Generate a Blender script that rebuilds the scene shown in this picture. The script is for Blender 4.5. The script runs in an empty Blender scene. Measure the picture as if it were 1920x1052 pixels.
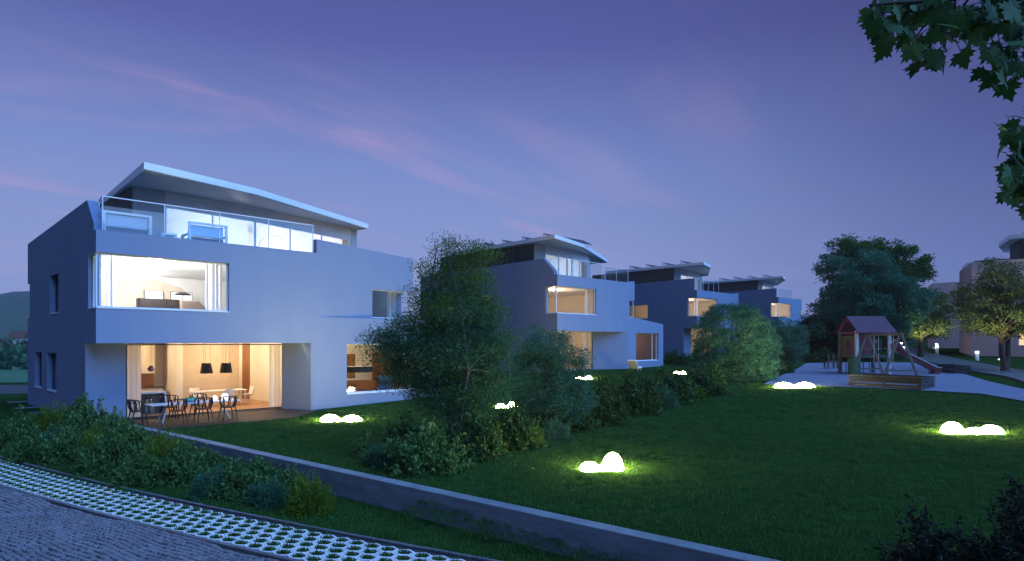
import bpy, bmesh, math, random
import numpy as np
from mathutils import Vector, Matrix, noise
PI = math.pi
rad = math.radians
SC = bpy.context.scene
COL = SC.collection
rng = np.random.default_rng(7)
random.seed(7)

# ------------------------------------------------------------------ camera
CAMH = 2.75          # eye height above the sheet's zero level
FPX, CX, HY = 1200.0, 960.0, 642.0     # focal length, centre and horizon in photo pixels (1920 wide)
cam_d = bpy.data.cameras.new('camera')
cam = bpy.data.objects.new('camera', cam_d)
COL.objects.link(cam)
cam.location = (0, 0, CAMH)
cam.rotation_euler = (PI / 2, 0, 0)
cam_d.sensor_width = 36
cam_d.lens = 36 * FPX / 1920
cam_d.shift_y = (HY - 526) / 1920
cam_d.clip_start = .05
cam_d.clip_end = 20000
SC.camera = cam

# ------------------------------------------------------------------ sky
W = bpy.data.worlds.new('World')
SC.world = W
W.use_nodes = True
nt = W.node_tree
N = nt.nodes
L = nt.links
bgn = N['Background']
tc = N.new('ShaderNodeTexCoord')
sep = N.new('ShaderNodeSeparateXYZ')
L.new(tc.outputs['Generated'], sep.inputs[0])

def wmath(op, a, b=None, clamp=False):
    n = N.new('ShaderNodeMath'); n.operation = op; n.use_clamp = clamp
    for i, v in enumerate((a, b)):
        if v is None: continue
        if isinstance(v, (int, float)): n.inputs[i].default_value = v
        else: L.new(v, n.inputs[i])
    return n.outputs[0]

def wramp(fac, stops):
    n = N.new('ShaderNodeValToRGB')
    e = n.color_ramp.elements
    while len(e) < len(stops): e.new(.5)
    for x, (p, c) in zip(e, stops):
        x.position = p; x.color = (*c, 1)
    L.new(fac, n.inputs[0])
    return n.outputs[0]

def s2l(r, g, b):
    f = lambda c: c / 12.92 if c <= .04045 else ((c + .055) / 1.055) ** 2.4
    return tuple(f(v / 255) for v in (r, g, b))

def wmix(fac, a, b, mode='MIX'):
    n = N.new('ShaderNodeMix'); n.data_type = 'RGBA'; n.blend_type = mode
    for k, v in ((0, fac), (6, a), (7, b)):
        if isinstance(v, (int, float)): n.inputs[k].default_value = v
        elif isinstance(v, tuple): n.inputs[k].default_value = (*v, 1)
        else: L.new(v, n.inputs[k])
    return n.outputs[2]

elev = wmath('MAXIMUM', sep.outputs['Z'], 0)
# afterglow side of the sky and the darker side, both as elevation gradients
glow = wramp(elev, [(0, s2l(158, 168, 214)), (.10, s2l(150, 164, 214)), (.26, s2l(125, 144, 204)), (.42, s2l(90, 97, 165)), (.62, s2l(66, 69, 136)), (1, s2l(58, 60, 128))])
dark = wramp(elev, [(0, s2l(124, 132, 176)), (.10, s2l(106, 116, 170)), (.26, s2l(80, 87, 145)), (.42, s2l(64, 66, 120)), (.62, s2l(56, 59, 120)), (1, s2l(52, 55, 116))])
# azimuth of the afterglow: a little left of the view axis
dt = N.new('ShaderNodeVectorMath'); dt.operation = 'DOT_PRODUCT'
nrm = N.new('ShaderNodeVectorMath'); nrm.operation = 'NORMALIZE'
flat = N.new('ShaderNodeCombineXYZ'); L.new(sep.outputs['X'], flat.inputs[0]); L.new(sep.outputs['Y'], flat.inputs[1])
L.new(flat.outputs[0], nrm.inputs[0]); L.new(nrm.outputs[0], dt.inputs[0])
GA = rad(-22)
dt.inputs[1].default_value = (math.sin(GA), math.cos(GA), 0)
mr = N.new('ShaderNodeMapRange'); mr.interpolation_type = 'SMOOTHSTEP'
L.new(dt.outputs['Value'], mr.inputs[0]); mr.inputs[1].default_value = .42; mr.inputs[2].default_value = 1.0
skycol = wmix(mr.outputs[0], dark, glow)
# thin pink cloud streaks: noise on a plane high above (direction divided by height)
zc = wmath('ADD', elev, .10)
px_ = wmath('DIVIDE', sep.outputs['X'], zc); py_ = wmath('DIVIDE', sep.outputs['Y'], zc)
cxy = N.new('ShaderNodeCombineXYZ'); L.new(px_, cxy.inputs[0]); L.new(py_, cxy.inputs[1])
mp = N.new('ShaderNodeMapping'); mp.vector_type = 'TEXTURE'; mp.inputs['Rotation'].default_value = (0, 0, rad(43)); mp.inputs['Scale'].default_value = (1.7, .5, 1); mp.inputs['Location'].default_value = (3.1, 1.7, 0)
L.new(cxy.outputs[0], mp.inputs[0])
nz = N.new('ShaderNodeTexNoise'); nz.inputs['Scale'].default_value = 1.0; nz.inputs['Detail'].default_value = 7; nz.inputs['Roughness'].default_value = .56; nz.inputs['Distortion'].default_value = .9
L.new(mp.outputs[0], nz.inputs['Vector'])
cm = N.new('ShaderNodeMapRange'); cm.interpolation_type = 'SMOOTHSTEP'
L.new(nz.outputs['Fac'], cm.inputs[0]); cm.inputs[1].default_value = .48; cm.inputs[2].default_value = .80
fade = wramp(elev, [(0, (.55,) * 3), (.06, (.9,) * 3), (.30, (1,) * 3), (.46, (.22,) * 3), (1, (0.1,) * 3)])
cf = wmath('MULTIPLY', cm.outputs[0], fade)
cf = wmath('MULTIPLY', cf, wmath('ADD', wmath('MULTIPLY', wmath('POWER', mr.outputs[0], 2.2), .38), .0))
skycol = wmix(cf, skycol, s2l(214, 168, 204))
L.new(skycol, bgn.inputs['Color'])
bgn.inputs['Strength'].default_value = 1.0

# ------------------------------------------------------------------ soft twilight key light (from the right, behind the camera)
sun_d = bpy.data.lights.new('sun', 'SUN')
sun = bpy.data.objects.new('sun', sun_d)
COL.objects.link(sun)
SUN_AZ, SUN_EL = rad(120), rad(42)          # azimuth clockwise from +Y
sdir = Vector((math.sin(SUN_AZ) * math.cos(SUN_EL), math.cos(SUN_AZ) * math.cos(SUN_EL), math.sin(SUN_EL)))
sun.rotation_euler = sdir.to_track_quat('Z', 'Y').to_euler()
sun_d.energy = 4.6
sun_d.angle = rad(72)
sun_d.color = (.19, .46, 1.0)
SC.view_settings.view_transform = 'Standard'
SC.view_settings.look = 'None'
SC.view_settings.exposure = 0
SC.view_settings.gamma = 1
SC.render.engine = 'CYCLES'
SC.cycles.use_denoising = True
SC.cycles.max_bounces = 7
SC.cycles.diffuse_bounces = 3
SC.cycles.glossy_bounces = 3
SC.cycles.transmission_bounces = 4
SC.cycles.transparent_max_bounces = 12
SC.cycles.sample_clamp_indirect = 4
SC.cycles.caustics_reflective = False
SC.cycles.caustics_refractive = False

# ------------------------------------------------------------------ helpers: materials
M = {}
def mat(name, col, rough=.7, metal=0, spec=.5, var=0, scale=8, bump=0, bscale=60, col2=None, emit=None, estr=0, coord='Object', stretch=None, detail=5, orand=0):
    m = bpy.data.materials.new(name); m.use_nodes = True
    n, l = m.node_tree.nodes, m.node_tree.links
    b = n['Principled BSDF']
    b.inputs['Roughness'].default_value = rough; b.inputs['Metallic'].default_value = metal
    b.inputs['Specular IOR Level'].default_value = spec
    b.inputs['Base Color'].default_value = (*col, 1)
    t = n.new('ShaderNodeTexCoord'); v = t.outputs[coord]
    if stretch:
        q = n.new('ShaderNodeMapping'); q.inputs['Scale'].default_value = stretch; l.new(v, q.inputs[0]); v = q.outputs[0]
    if var or col2:
        z = n.new('ShaderNodeTexNoise'); z.inputs['Scale'].default_value = scale; z.inputs['Detail'].default_value = detail; z.inputs['Roughness'].default_value = .65
        l.new(v, z.inputs['Vector'])
        r = n.new('ShaderNodeValToRGB'); l.new(z.outputs['Fac'], r.inputs[0])
        c2 = col2 or tuple(max(0, c * (1 + var)) for c in col)
        c1 = col if col2 else tuple(max(0, c * (1 - var)) for c in col)
        r.color_ramp.elements[0].position = .3; r.color_ramp.elements[1].position = .7
        r.color_ramp.elements[0].color = (*c1, 1); r.color_ramp.elements[1].color = (*c2, 1)
        l.new(r.outputs[0], b.inputs['Base Color'])
    if orand:
        oi = n.new('ShaderNodeObjectInfo'); hs = n.new('ShaderNodeHueSaturation'); q = n.new('ShaderNodeMath'); q.operation = 'MULTIPLY_ADD'; q.inputs[1].default_value = orand * 2; q.inputs[2].default_value = 1 - orand
        l.new(oi.outputs['Random'], q.inputs[0]); l.new(q.outputs[0], hs.inputs['Value'])
        src = b.inputs['Base Color'].links[0].from_socket if b.inputs['Base Color'].links else None
        if src: l.new(src, hs.inputs['Color'])
        else: hs.inputs['Color'].default_value = (*col, 1)
        l.new(hs.outputs[0], b.inputs['Base Color'])
    if bump:
        z = n.new('ShaderNodeTexNoise'); z.inputs['Scale'].default_value = bscale; z.inputs['Detail'].default_value = 4; l.new(v, z.inputs['Vector'])
        q = n.new('ShaderNodeBump'); q.inputs['Strength'].default_value = bump; q.inputs['Distance'].default_value = .02
        l.new(z.outputs['Fac'], q.inputs['Height']); l.new(q.outputs[0], b.inputs['Normal'])
    if emit:
        b.inputs['Emission Color'].default_value = (*emit, 1); b.inputs['Emission Strength'].default_value = estr
    M[name] = m
    return m

def leafmat(name, c1, c2, c3=None, trans=.25, rough=.5):
    m = bpy.data.materials.new(name); m.use_nodes = True
    n, l = m.node_tree.nodes, m.node_tree.links
    b = n['Principled BSDF']; b.inputs['Roughness'].default_value = rough; b.inputs['Specular IOR Level'].default_value = .16
    a = n.new('ShaderNodeAttribute'); a.attribute_name = 'rnd'
    r = n.new('ShaderNodeValToRGB'); l.new(a.outputs['Fac'], r.inputs[0])
    r.color_ramp.elements[0].color = (*c1, 1); r.color_ramp.elements[1].color = (*c2, 1)
    if c3:
        e = r.color_ramp.elements.new(.85); e.color = (*c2, 1); r.color_ramp.elements[2].color = (*c3, 1)
    l.new(r.outputs[0], b.inputs['Base Color'])
    t = n.new('ShaderNodeBsdfTranslucent'); l.new(r.outputs[0], t.inputs[0])
    x = n.new('ShaderNodeMixShader'); x.inputs[0].default_value = trans
    l.new(b.outputs[0], x.inputs[1]); l.new(t.outputs[0], x.inputs[2]); l.new(x.outputs[0], n['Material Output'].inputs[0])
    M[name] = m
    return m

def glassmat(name, tint=(.93, .96, .98), refl=.12):
    m = bpy.data.materials.new(name); m.use_nodes = True
    n, l = m.node_tree.nodes, m.node_tree.links
    n.remove(n['Principled BSDF'])
    t = n.new('ShaderNodeBsdfTransparent'); t.inputs[0].default_value = (*tint, 1)
    g = n.new('ShaderNodeBsdfGlossy'); g.inputs['Roughness'].default_value = .01
    lw = n.new('ShaderNodeLayerWeight'); lw.inputs[0].default_value = .5; f = n.new('ShaderNodeMath'); f.operation = 'POWER'; f.inputs[1].default_value = 5; l.new(lw.outputs['Facing'], f.inputs[0])
    a = n.new('ShaderNodeMath'); a.operation = 'MULTIPLY_ADD'; a.inputs[1].default_value = .8; a.inputs[2].default_value = refl * .22; l.new(f.outputs[0], a.inputs[0])
    x = n.new('ShaderNodeMixShader'); l.new(a.outputs[0], x.inputs[0]); l.new(t.outputs[0], x.inputs[1]); l.new(g.outputs[0], x.inputs[2])
    l.new(x.outputs[0], n['Material Output'].inputs[0])
    M[name] = m
    return m

# walls / building
mat('render_wall', (.22, .275, .405), .85, var=.035, scale=1.3, stretch=(1, 1, .16), bump=.14, bscale=220)
mat('render_pink', (.86, .64, .57), .85, var=.05, scale=.7, bump=.1, bscale=200)
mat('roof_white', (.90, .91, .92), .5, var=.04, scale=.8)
mat('lintel', (.66, .62, .62), .85, var=.05, scale=2)
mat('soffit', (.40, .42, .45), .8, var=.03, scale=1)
mat('plaster', (.78, .74, .68), .85, var=.03, scale=1.5)
mat('plaster_beige', (.50, .42, .34), .85, var=.08, scale=3, bump=.1, bscale=90)
mat('ceiling_white', (.85, .85, .84), .8)
mat('frame', (.75, .80, .86), .35, metal=.0)
mat('frame_dark', (.05, .05, .06), .4)
mat('steel', (.72, .78, .85), .25, metal=.8)
mat('cladding', (.105, .09, .065), .7, orand=.25, var=.35, scale=6, stretch=(6, 6, .4))
mat('parquet', (.42, .22, .09), .4, var=.3, scale=5, stretch=(1, 8, 1))
mat('terrace_floor', (.35, .35, .36), .8, var=.1, scale=4)
mat('deck_wood', (.045, .024, .016), .6, orand=.3, var=.4, scale=6, stretch=(.6, 14, 14), bump=.2)
mat('concrete', (.20, .235, .255), .8, var=.32, scale=1.8, stretch=(.6, .6, 3), bump=.25, bscale=30)
mat('concrete_light', (.82, .83, .80), .8, orand=.06, var=.14, scale=6, bump=.25, bscale=80)
mat('cobble_stone', (.165, .155, .175), .75, orand=.3, var=.35, scale=3, bump=.35, bscale=40)
mat('kerb_stone', (.15, .145, .155), .8, orand=.15, var=.2, scale=4, bump=.3, bscale=50)
mat('paving', (.17, .17, .18), .75, orand=.15, var=.22, scale=1.3, bump=.2, bscale=40)
mat('joint_sand', (.035, .034, .032), .95, var=.3, scale=20)
mat('gravel', (.22, .225, .31), .95, var=.45, scale=16, detail=10, bump=1.0, bscale=45)
mat('asphalt', (.06, .06, .065), .9, var=.2, scale=8)
mat('solar', (.02, .025, .05), .2)
mat('curtain', (.80, .80, .82), .9)
mat('curtain_warm', (.74, .68, .62), .9)
mat('curtain_blue', (.03, .05, .14), .9)
mat('black_shade', (.012, .011, .011), .6)
mat('cord_dark', (.03, .03, .03), .6)
mat('chair_dark', (.012, .014, .022), .35)
mat('table_white', (.62, .68, .76), .3)
mat('shell_white', (.75, .72, .70), .4)
mat('cabinet', (.72, .66, .55), .5)
mat('splash', (.35, .10, .025), .4, var=.1)
mat('counter_dark', (.04, .022, .013), .35)
mat('island_dark', (.025, .026, .032), .5)
mat('brown_wood', (.22, .09, .035), .5, var=.2, scale=4, stretch=(5, 5, .4))
mat('sofa_brown', (.16, .065, .03), .8, var=.15)
mat('armchair_blue', (.10, .17, .28), .9, var=.4, scale=18)
mat('picture_art', (.42, .20, .05), .7, var=.9, scale=5, detail=2, col2=(.10, .05, .03))
mat('picture_white', (.85, .88, .92), .6)
mat('sideboard', (.016, .010, .008), .5)
mat('fabric_tan', (.20, .145, .11), .9, var=.1)
mat('cushion_blue', (.62, .74, .84), .9, var=.06)
mat('cushion_dark', (.05, .06, .09), .9)
mat('bowl_teal', (.20, .50, .50), .25)
mat('apple', (.12, .32, .05), .4)
mat('purple_glass', (.25, .13, .22), .1, metal=.6)
mat('bottle', (.01, .02, .012), .1)
mat('lamp_glow', (.9, .9, .85), .5, emit=(1, .84, .36), estr=140)
mat('lamp_globe', (.9, .9, .9), .5, emit=(1, .97, .9), estr=1.6)
mat('bollard_lens', (.9, .9, .9), .5, emit=(.92, 1, .92), estr=3)
mat('bollard_body', (.62, .68, .70), .5)
mat('lit_window', (.8, .7, .5), .8, emit=(1, .66, .33), estr=1.0)
# playground
mat('play_roof', (.075, .018, .05), .6, var=.12, scale=2)
mat('play_red', (.24, .035, .06), .6, var=.1)
mat('play_yellow', (.075, .075, .018), .6)
mat('play_green', (.02, .12, .05), .6)
mat('post_white', (.42, .47, .55), .5)
mat('weathered_wood', (.095, .095, .085), .8, var=.3, scale=5, stretch=(.6, 8, 8), bump=.3)
mat('slide_red', (.12, .03, .03), .35)
mat('slat_wood', (.030, .031, .032), .75, orand=.25, var=.3, scale=5, stretch=(.5, 8, 8))
mat('chain', (.4, .4, .42), .4, metal=.6)
mat('rubber', (.015, .015, .015), .8)
# nature
mat('lawn', (.012, .036, .009), .95, spec=.0, col2=(.036, .084, .020), scale=1.1, bump=.7, bscale=26)
mat('field', (.045, .15, .06), .95, col2=(.06, .19, .085), scale=.2)
mat('hill', (.035, .065, .035), .95, col2=(.075, .11, .05), scale=.012, detail=9)
mat('bark', (.055, .042, .032), .9, var=.35, scale=9, bump=.6, bscale=30)
mat('bark_grey', (.07, .075, .07), .9, var=.3, scale=9, bump=.5, bscale=30)
mat('village_roof', (.13, .05, .03), .8)
mat('village_wall', (.45, .42, .38), .8)
leafmat('laurel', (0.034, 0.092, 0.019), (0.108, 0.209, 0.056), (0.204, 0.352, 0.112))
leafmat('laurel_dark', (0.015, 0.053, 0.011), (0.049, 0.118, 0.029), (0.104, 0.209, 0.064))
leafmat('golden', (0.069, 0.138, 0.011), (0.166, 0.239, 0.020))
leafmat('bluegrey', (0.037, 0.122, 0.062), (0.102, 0.243, 0.129))
leafmat('darkbush', (.008, .016, .010), (.022, .034, .024), (.06, .075, .08))
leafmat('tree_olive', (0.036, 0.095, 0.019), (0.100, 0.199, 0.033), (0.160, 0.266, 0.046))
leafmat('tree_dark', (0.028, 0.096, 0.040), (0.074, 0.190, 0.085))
leafmat('tree_pale', (0.032, 0.118, 0.070), (0.084, 0.234, 0.147))
leafmat('tree_teal', (0.038, 0.141, 0.084), (0.106, 0.278, 0.170))
leafmat('tree_evergreen', (0.008, 0.021, 0.011), (0.018, 0.044, 0.022))
leafmat('tree_lime', (0.060, 0.102, 0.028), (0.153, 0.196, 0.063), (0.221, 0.238, 0.084))
leafmat('maple', (.030, .085, .022), (.065, .15, .045), trans=.35)
leafmat('grass_blade', (0.029, 0.090, 0.017), (0.075, 0.178, 0.035), (0.111, 0.218, 0.052), trans=.3, rough=.8)
for nm_ in ('curtain', 'curtain_warm'):
    n_, l_ = M[nm_].node_tree.nodes, M[nm_].node_tree.links
    t_ = n_.new('ShaderNodeBsdfTranslucent'); t_.inputs[0].default_value = (.85, .84, .82, 1); x_ = n_.new('ShaderNodeMixShader'); x_.inputs[0].default_value = .55
    l_.new(n_['Principled BSDF'].outputs[0], x_.inputs[1]); l_.new(t_.outputs[0], x_.inputs[2]); l_.new(x_.outputs[0], n_['Material Output'].inputs[0])
glassmat('glass')
mat('glass_dark', (.012, .02, .04), .08)
glassmat('glass_rail', (.90, .95, .98), .15)

# ------------------------------------------------------------------ helpers: objects
def tag(o, label=None, cat=None, group=None, kind=None):
    if label: o['label'] = label
    if cat: o['category'] = cat
    if group: o['group'] = group
    if kind: o['kind'] = kind
    return o

def empty(name, loc=(0, 0, 0), rz=0, label=None, cat=None, group=None):
    o = bpy.data.objects.new(name, None); COL.objects.link(o)
    o.location = loc; o.rotation_euler = (0, 0, rz); o.empty_display_size = .2
    return tag(o, label, cat, group)

def link(name, me, parent=None, loc=(0, 0, 0), rz=0):
    o = bpy.data.objects.new(name, me); COL.objects.link(o); o.parent = parent
    o.location = loc; o.rotation_euler = (0, 0, rz)
    return o

def copy_tree(o, parent=None):
    c = o.copy(); COL.objects.link(c); c.parent = parent
    for ch in list(o.children): copy_tree(ch, c)
    return c

class MB:
    def __init__(s): s.v = []; s.f = []; s.sm = []
    def add(s, vs, fs, smooth=False):
        k = len(s.v); s.v += [tuple(v) for v in vs]; s.f += [tuple(i + k for i in f) for f in fs]; s.sm += [smooth] * len(fs)
        return s
    def box(s, x0, x1, y0, y1, z0, z1, mtx=None):
        vs = [Vector((x, y, z)) for z in (z0, z1) for y in (y0, y1) for x in (x0, x1)]
        if mtx: vs = [mtx @ v for v in vs]
        return s.add(vs, [(0, 2, 3, 1), (4, 5, 7, 6), (0, 1, 5, 4), (2, 6, 7, 3), (0, 4, 6, 2), (1, 3, 7, 5)])
    def prism(s, poly, z0, z1):
        n = len(poly)
        a = sum(poly[i][0] * poly[(i + 1) % n][1] - poly[(i + 1) % n][0] * poly[i][1] for i in range(n))
        if a < 0: poly = poly[::-1]
        z0s = z0 if isinstance(z0, list) else [z0] * n; z1s = z1 if isinstance(z1, list) else [z1] * n
        vs = [(p[0], p[1], z) for p, z in zip(poly, z0s)] + [(p[0], p[1], z) for p, z in zip(poly, z1s)]
        return s.add(vs, [tuple(range(n))[::-1], tuple(range(n, 2 * n))] + [(i, (i + 1) % n, n + (i + 1) % n, n + i) for i in range(n)])
    def tube(s, pts, r, n=6, cap=True, smooth=True):
        pts = [Vector(p) for p in pts]; m = len(pts)
        rs = r if isinstance(r, (list, tuple)) else [r] * m
        vs = []; up = Vector((0, 0, 1)); prev = None
        for i, p in enumerate(pts):
            d = (pts[min(i + 1, m - 1)] - pts[max(i - 1, 0)])
            d = d.normalized() if d.length > 1e-9 else Vector((0, 0, 1))
            a = prev if prev is not None else (Vector((1, 0, 0)) if abs(d.z) > .9 else up)
            u = (a - d * a.dot(d))
            u = u.normalized() if u.length > 1e-6 else d.orthogonal().normalized()
            prev = u; w = d.cross(u)
            vs += [p + (u * math.cos(2 * PI * k / n) + w * math.sin(2 * PI * k / n)) * rs[i] for k in range(n)]
        fs = [(i * n + k, i * n + (k + 1) % n, (i + 1) * n + (k + 1) % n, (i + 1) * n + k) for i in range(m - 1) for k in range(n)]
        s.add(vs, fs, smooth)
        if cap: s.add(vs[:n], [tuple(range(n))[::-1]]); s.add(vs[-n:], [tuple(range(n))])
        return s
    def bar(s, a, b, w, h=None):
        a, b = Vector(a), Vector(b); h = h or w
        d = (b - a); q = d.to_track_quat('X', 'Z').to_matrix().to_4x4()
        return s.box(0, d.length, -w / 2, w / 2, -h / 2, h / 2, Matrix.Translation(a) @ q)
    def lathe(s, prof, c=(0, 0, 0), n=20, smooth=True):
        vs = [(c[0] + r * math.cos(2 * PI * k / n), c[1] + r * math.sin(2 * PI * k / n), c[2] + z) for r, z in prof for k in range(n)]
        fs = [(i * n + k, i * n + (k + 1) % n, (i + 1) * n + (k + 1) % n, (i + 1) * n + k) for i in range(len(prof) - 1) for k in range(n)]
        return s.add(vs, fs, smooth)
    def mesh(s, name, m):
        me = bpy.data.meshes.new(name); me.from_pydata(s.v, [], s.f)
        me.polygons.foreach_set('use_smooth', s.sm)
        if m: me.materials.append(M[m])
        me.update(); return me
    def build(s, name, m, parent=None, loc=(0, 0, 0), rz=0, bevel=0):
        o = link(name, s.mesh(name, m), parent, loc, rz)
        if bevel:
            b = o.modifiers.new('bevel', 'BEVEL'); b.width = bevel; b.segments = 2; b.limit_method = 'ANGLE'
        return o

def panel(name, m, parent, p0, p1, outline, holes=(), thick=.3):
    """upright wall from plan point p0 towards p1; outline and holes as (along, height); thickness goes to the left of p0->p1"""
    bm = bmesh.new()
    d = Vector((p1[0] - p0[0], p1[1] - p0[1], 0)).normalized(); nrm_ = Vector((-d.y, d.x, 0))
    for loop in [outline, *holes]:
        vs = [bm.verts.new((p0[0] + d.x * a, p0[1] + d.y * a, z)) for a, z in loop]
        for i in range(len(vs)): bm.edges.new((vs[i], vs[(i + 1) % len(vs)]))
    bmesh.ops.triangle_fill(bm, use_beauty=True, use_dissolve=False, edges=bm.edges[:])
    g = bmesh.ops.extrude_face_region(bm, geom=bm.faces[:])
    bmesh.ops.translate(bm, vec=nrm_ * thick, verts=[x for x in g['geom'] if isinstance(x, bmesh.types.BMVert)])
    bmesh.ops.recalc_face_normals(bm, faces=bm.faces[:])
    me = bpy.data.meshes.new(name); bm.to_mesh(me); bm.free(); me.materials.append(M[m])
    return link(name, me, parent)

def rect(a0, a1, z0, z1): return [(a0, z0), (a1, z0), (a1, z1), (a0, z1)]

# ------------------------------------------------------------------ terrain
def sstep(x): x = min(1, max(0, x)); return x * x * (3 - 2 * x)
UZ = [(-1e5, -.35), (10, -.35), (18, -.33), (25, -.13), (39, .45), (54, .66), (70, 1.2), (97, 2.0), (150, 2.2), (400, 1.5), (1e5, 1.5)]
def high(u, v):
    z = float(np.interp(u, [a for a, b in UZ], [b for a, b in UZ]))
    if v > 34: z -= 3.6 * sstep((v - 34) / 70) + .012 * max(0, min(v, 300) - 60)
    return z
def uw(v): return 9.05 + .052 * min(max(v, -5), 30)         # the retaining wall's line, u as a function of v
LOW = -.80
def low(u, v):
    z = LOW + (high(10, v) - LOW) * max(sstep((u - 6.2) / 3.6) * sstep((v - 15) / 10), sstep((v - 25) / 12))
    return z
def ground(x, y):
    u = .6 * x + .8 * y; v = -.8 * x + .6 * y
    return high(u, v) if u > uw(v) - .15 else low(u, v)
def G(px, py, lift=0):
    """point of the terrain seen at a photo pixel"""
    k = (px - CX) / FPX; q = (py - HY) / FPX
    d = 4.0
    while d < 600:
        if CAMH - q * d <= ground(k * d, d): break
        d += .25
    a, b = d - .25, d
    for _ in range(20):
        c = (a + b) / 2
        if CAMH - q * c <= ground(k * c, c): b = c
        else: a = c
    return Vector((k * b, b, ground(k * b, b) + lift))
def at(px, py, d): return Vector(((px - CX) / FPX * d, d, CAMH + (HY - py) / FPX * d))

us = sorted(set([-4000, -1500, -600, -250, -120, -60, -30, -20, -14] + list(np.arange(-10, 0, 2)) + list(np.arange(0, 20, 1.0)) + list(np.arange(20, 130, 3.0)) + [140, 160, 200, 300, 500, 900, 2000, 4000]))
vs_ = sorted(set([-4000, -1500, -700, -300, -150, -100, -70] + list(np.arange(-60, 60, 1.5)) + [62, 66, 70, 76, 84, 92, 100, 115, 140, 180, 240, 320, 500, 900, 2000, 4000]))
us = [u - 10 for u in us]                                   # u relative to the wall
us = sorted([u for u in us if abs(u) > .6] + [-.6, -.27, -.03, .6])
gv = []
for v in vs_:
    for r in us:
        u = r + uw(v)
        z = high(u, v) if r > -.15 else low(u, v)
        gv.append((.6 * u - .8 * v, .8 * u + .6 * v, z))
nu = len(us)
gf = [(j * nu + i, j * nu + i + 1, (j + 1) * nu + i + 1, (j + 1) * nu + i) for j in range(len(vs_) - 1) for i in range(nu - 1)]
g_ = MB(); g_.add(gv, gf, True)
tag(g_.build('ground', 'lawn'), kind='structure')

# ------------------------------------------------------------------ retaining wall, paths, gravel
def UV(u, v): return (.6 * u - .8 * v, .8 * u + .6 * v)
rw = empty('retaining_wall', (*UV(uw(13), 13), LOW), 0, 'long low board-marked concrete retaining wall edging the lawn', 'wall')
rx, ry, rz_ = rw.location
b = MB()
va = [-6, 0, 6, 12, 18, 25.2]
for v0, v1 in zip(va[:-1], va[1:]):
    pl = [UV(uw(v0) - .3, v0), UV(uw(v0), v0), UV(uw(v1), v1), UV(uw(v1) - .3, v1)]
    b = MB(); b.prism([(x - rx, y - ry) for x, y in pl], -.5, .58)
    b.build('wall_section', 'concrete', rw, bevel=.012)
    if v0 > -6:
        j = MB(); c = UV(uw(v0) - .15, v0)

# lower path: cobbles, kerb, hexagonal grass pavers
P0 = Vector((-12.74, 15.93)); PD = Vector((.857, -.515)).normalized(); PN = Vector((-PD.y, PD.x))
def PP(p, n): 
    q = P0 + PD * p + PN * (n + .004 * (p - 5.3) ** 2 - .127)
    return q.x, q.y
def strip(name, m, n0, n1, z0, z1, p0=-9, p1=26, step=1.0):
    b = MB(); ps = list(np.arange(p0, p1 + .01, step))
    k = len(ps)
    vs = [(*PP(p, n), z) for z in (z0, z1) for n in (n0, n1) for p in ps]
    fs = [(2 * k + i, 2 * k + i + 1, 3 * k + i + 1, 3 * k + i) for i in range(k - 1)] + [(i, i + 1, 2 * k + i + 1, 2 * k + i) for i in range(k - 1)] + [(k + i + 1, k + i, 3 * k + i, 3 * k + i + 1) for i in range(k - 1)]
    b.add(vs, fs); return b.build(name, m)
cob = tag(strip('cobbled_path', 'joint_sand', -9, -.11, LOW - .1, LOW + .012), kind='structure')
pav = tag(strip('grass_paver_strip', 'joint_sand', .0, 1.40, LOW - .1, LOW + .008), kind='structure')
# setts
def sett_mesh(i):
    r = random.Random(i); w, h = .052 + r.uniform(-.004, .004), .046 + r.uniform(-.004, .004)
    b = MB(); base = [(-w, -h), (w, -h), (w, h), (-w, h)]
    vs = [(x + r.uniform(-.004, .004), y + r.uniform(-.004, .004), -.03) for x, y in base] + [(x * .97, y * .97, .012) for x, y in base] + [(x * .72, y * .72, .026 + r.uniform(-.003, .003)) for x, y in base]
    b.add(vs, [(k, (k + 1) % 4, 4 + (k + 1) % 4, 4 + k) for k in range(4)] + [(4 + k, 4 + (k + 1) % 4, 8 + (k + 1) % 4, 8 + k) for k in range(4)] + [(8, 9, 10, 11)])
    return b.mesh('sett', 'cobble_stone')
setts = [sett_mesh(i) for i in range(8)]
pang = math.atan2(PD.y, PD.x)
spots = []
for r_ in range(56):
    n = -.175 - r_ * .105
    p = -6.0 + (r_ % 2) * .06
    while p < 14:
        p += .121 + random.uniform(-.014, .014)
        x, y = PP(p, n + random.uniform(-.016, .016) + .07 * math.sin(p * 1.1 + r_ * .10) + .03 * math.sin(p * 3.1 - r_ * .3))
        if y < 3: continue
        X = CX + FPX * x / y; Y = HY + FPX * (CAMH - LOW) / y
        if X > -60 and Y < 1100: spots.append((math.hypot(x, y), x, y))
spots.sort()
far = MB()
for i, (d, x, y) in enumerate(spots):
    a = pang + random.uniform(-.2, .2) + .07 * math.cos(x * 1.1); me = setts[i % 8]; dz = random.uniform(-.005, .005)
    if i < 300:
        link('sett', me, cob, (x, y, LOW + .012 + dz), a)
    else:
        ca, sa = math.cos(a), math.sin(a)
        far.add([(x + v.co.x * ca - v.co.y * sa, y + v.co.x * sa + v.co.y * ca, LOW + .012 + dz + v.co.z) for v in me.vertices], [tuple(p.vertices) for p in me.polygons])
tag(far.build('setts', 'cobble_stone', cob), kind='stuff')
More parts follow.
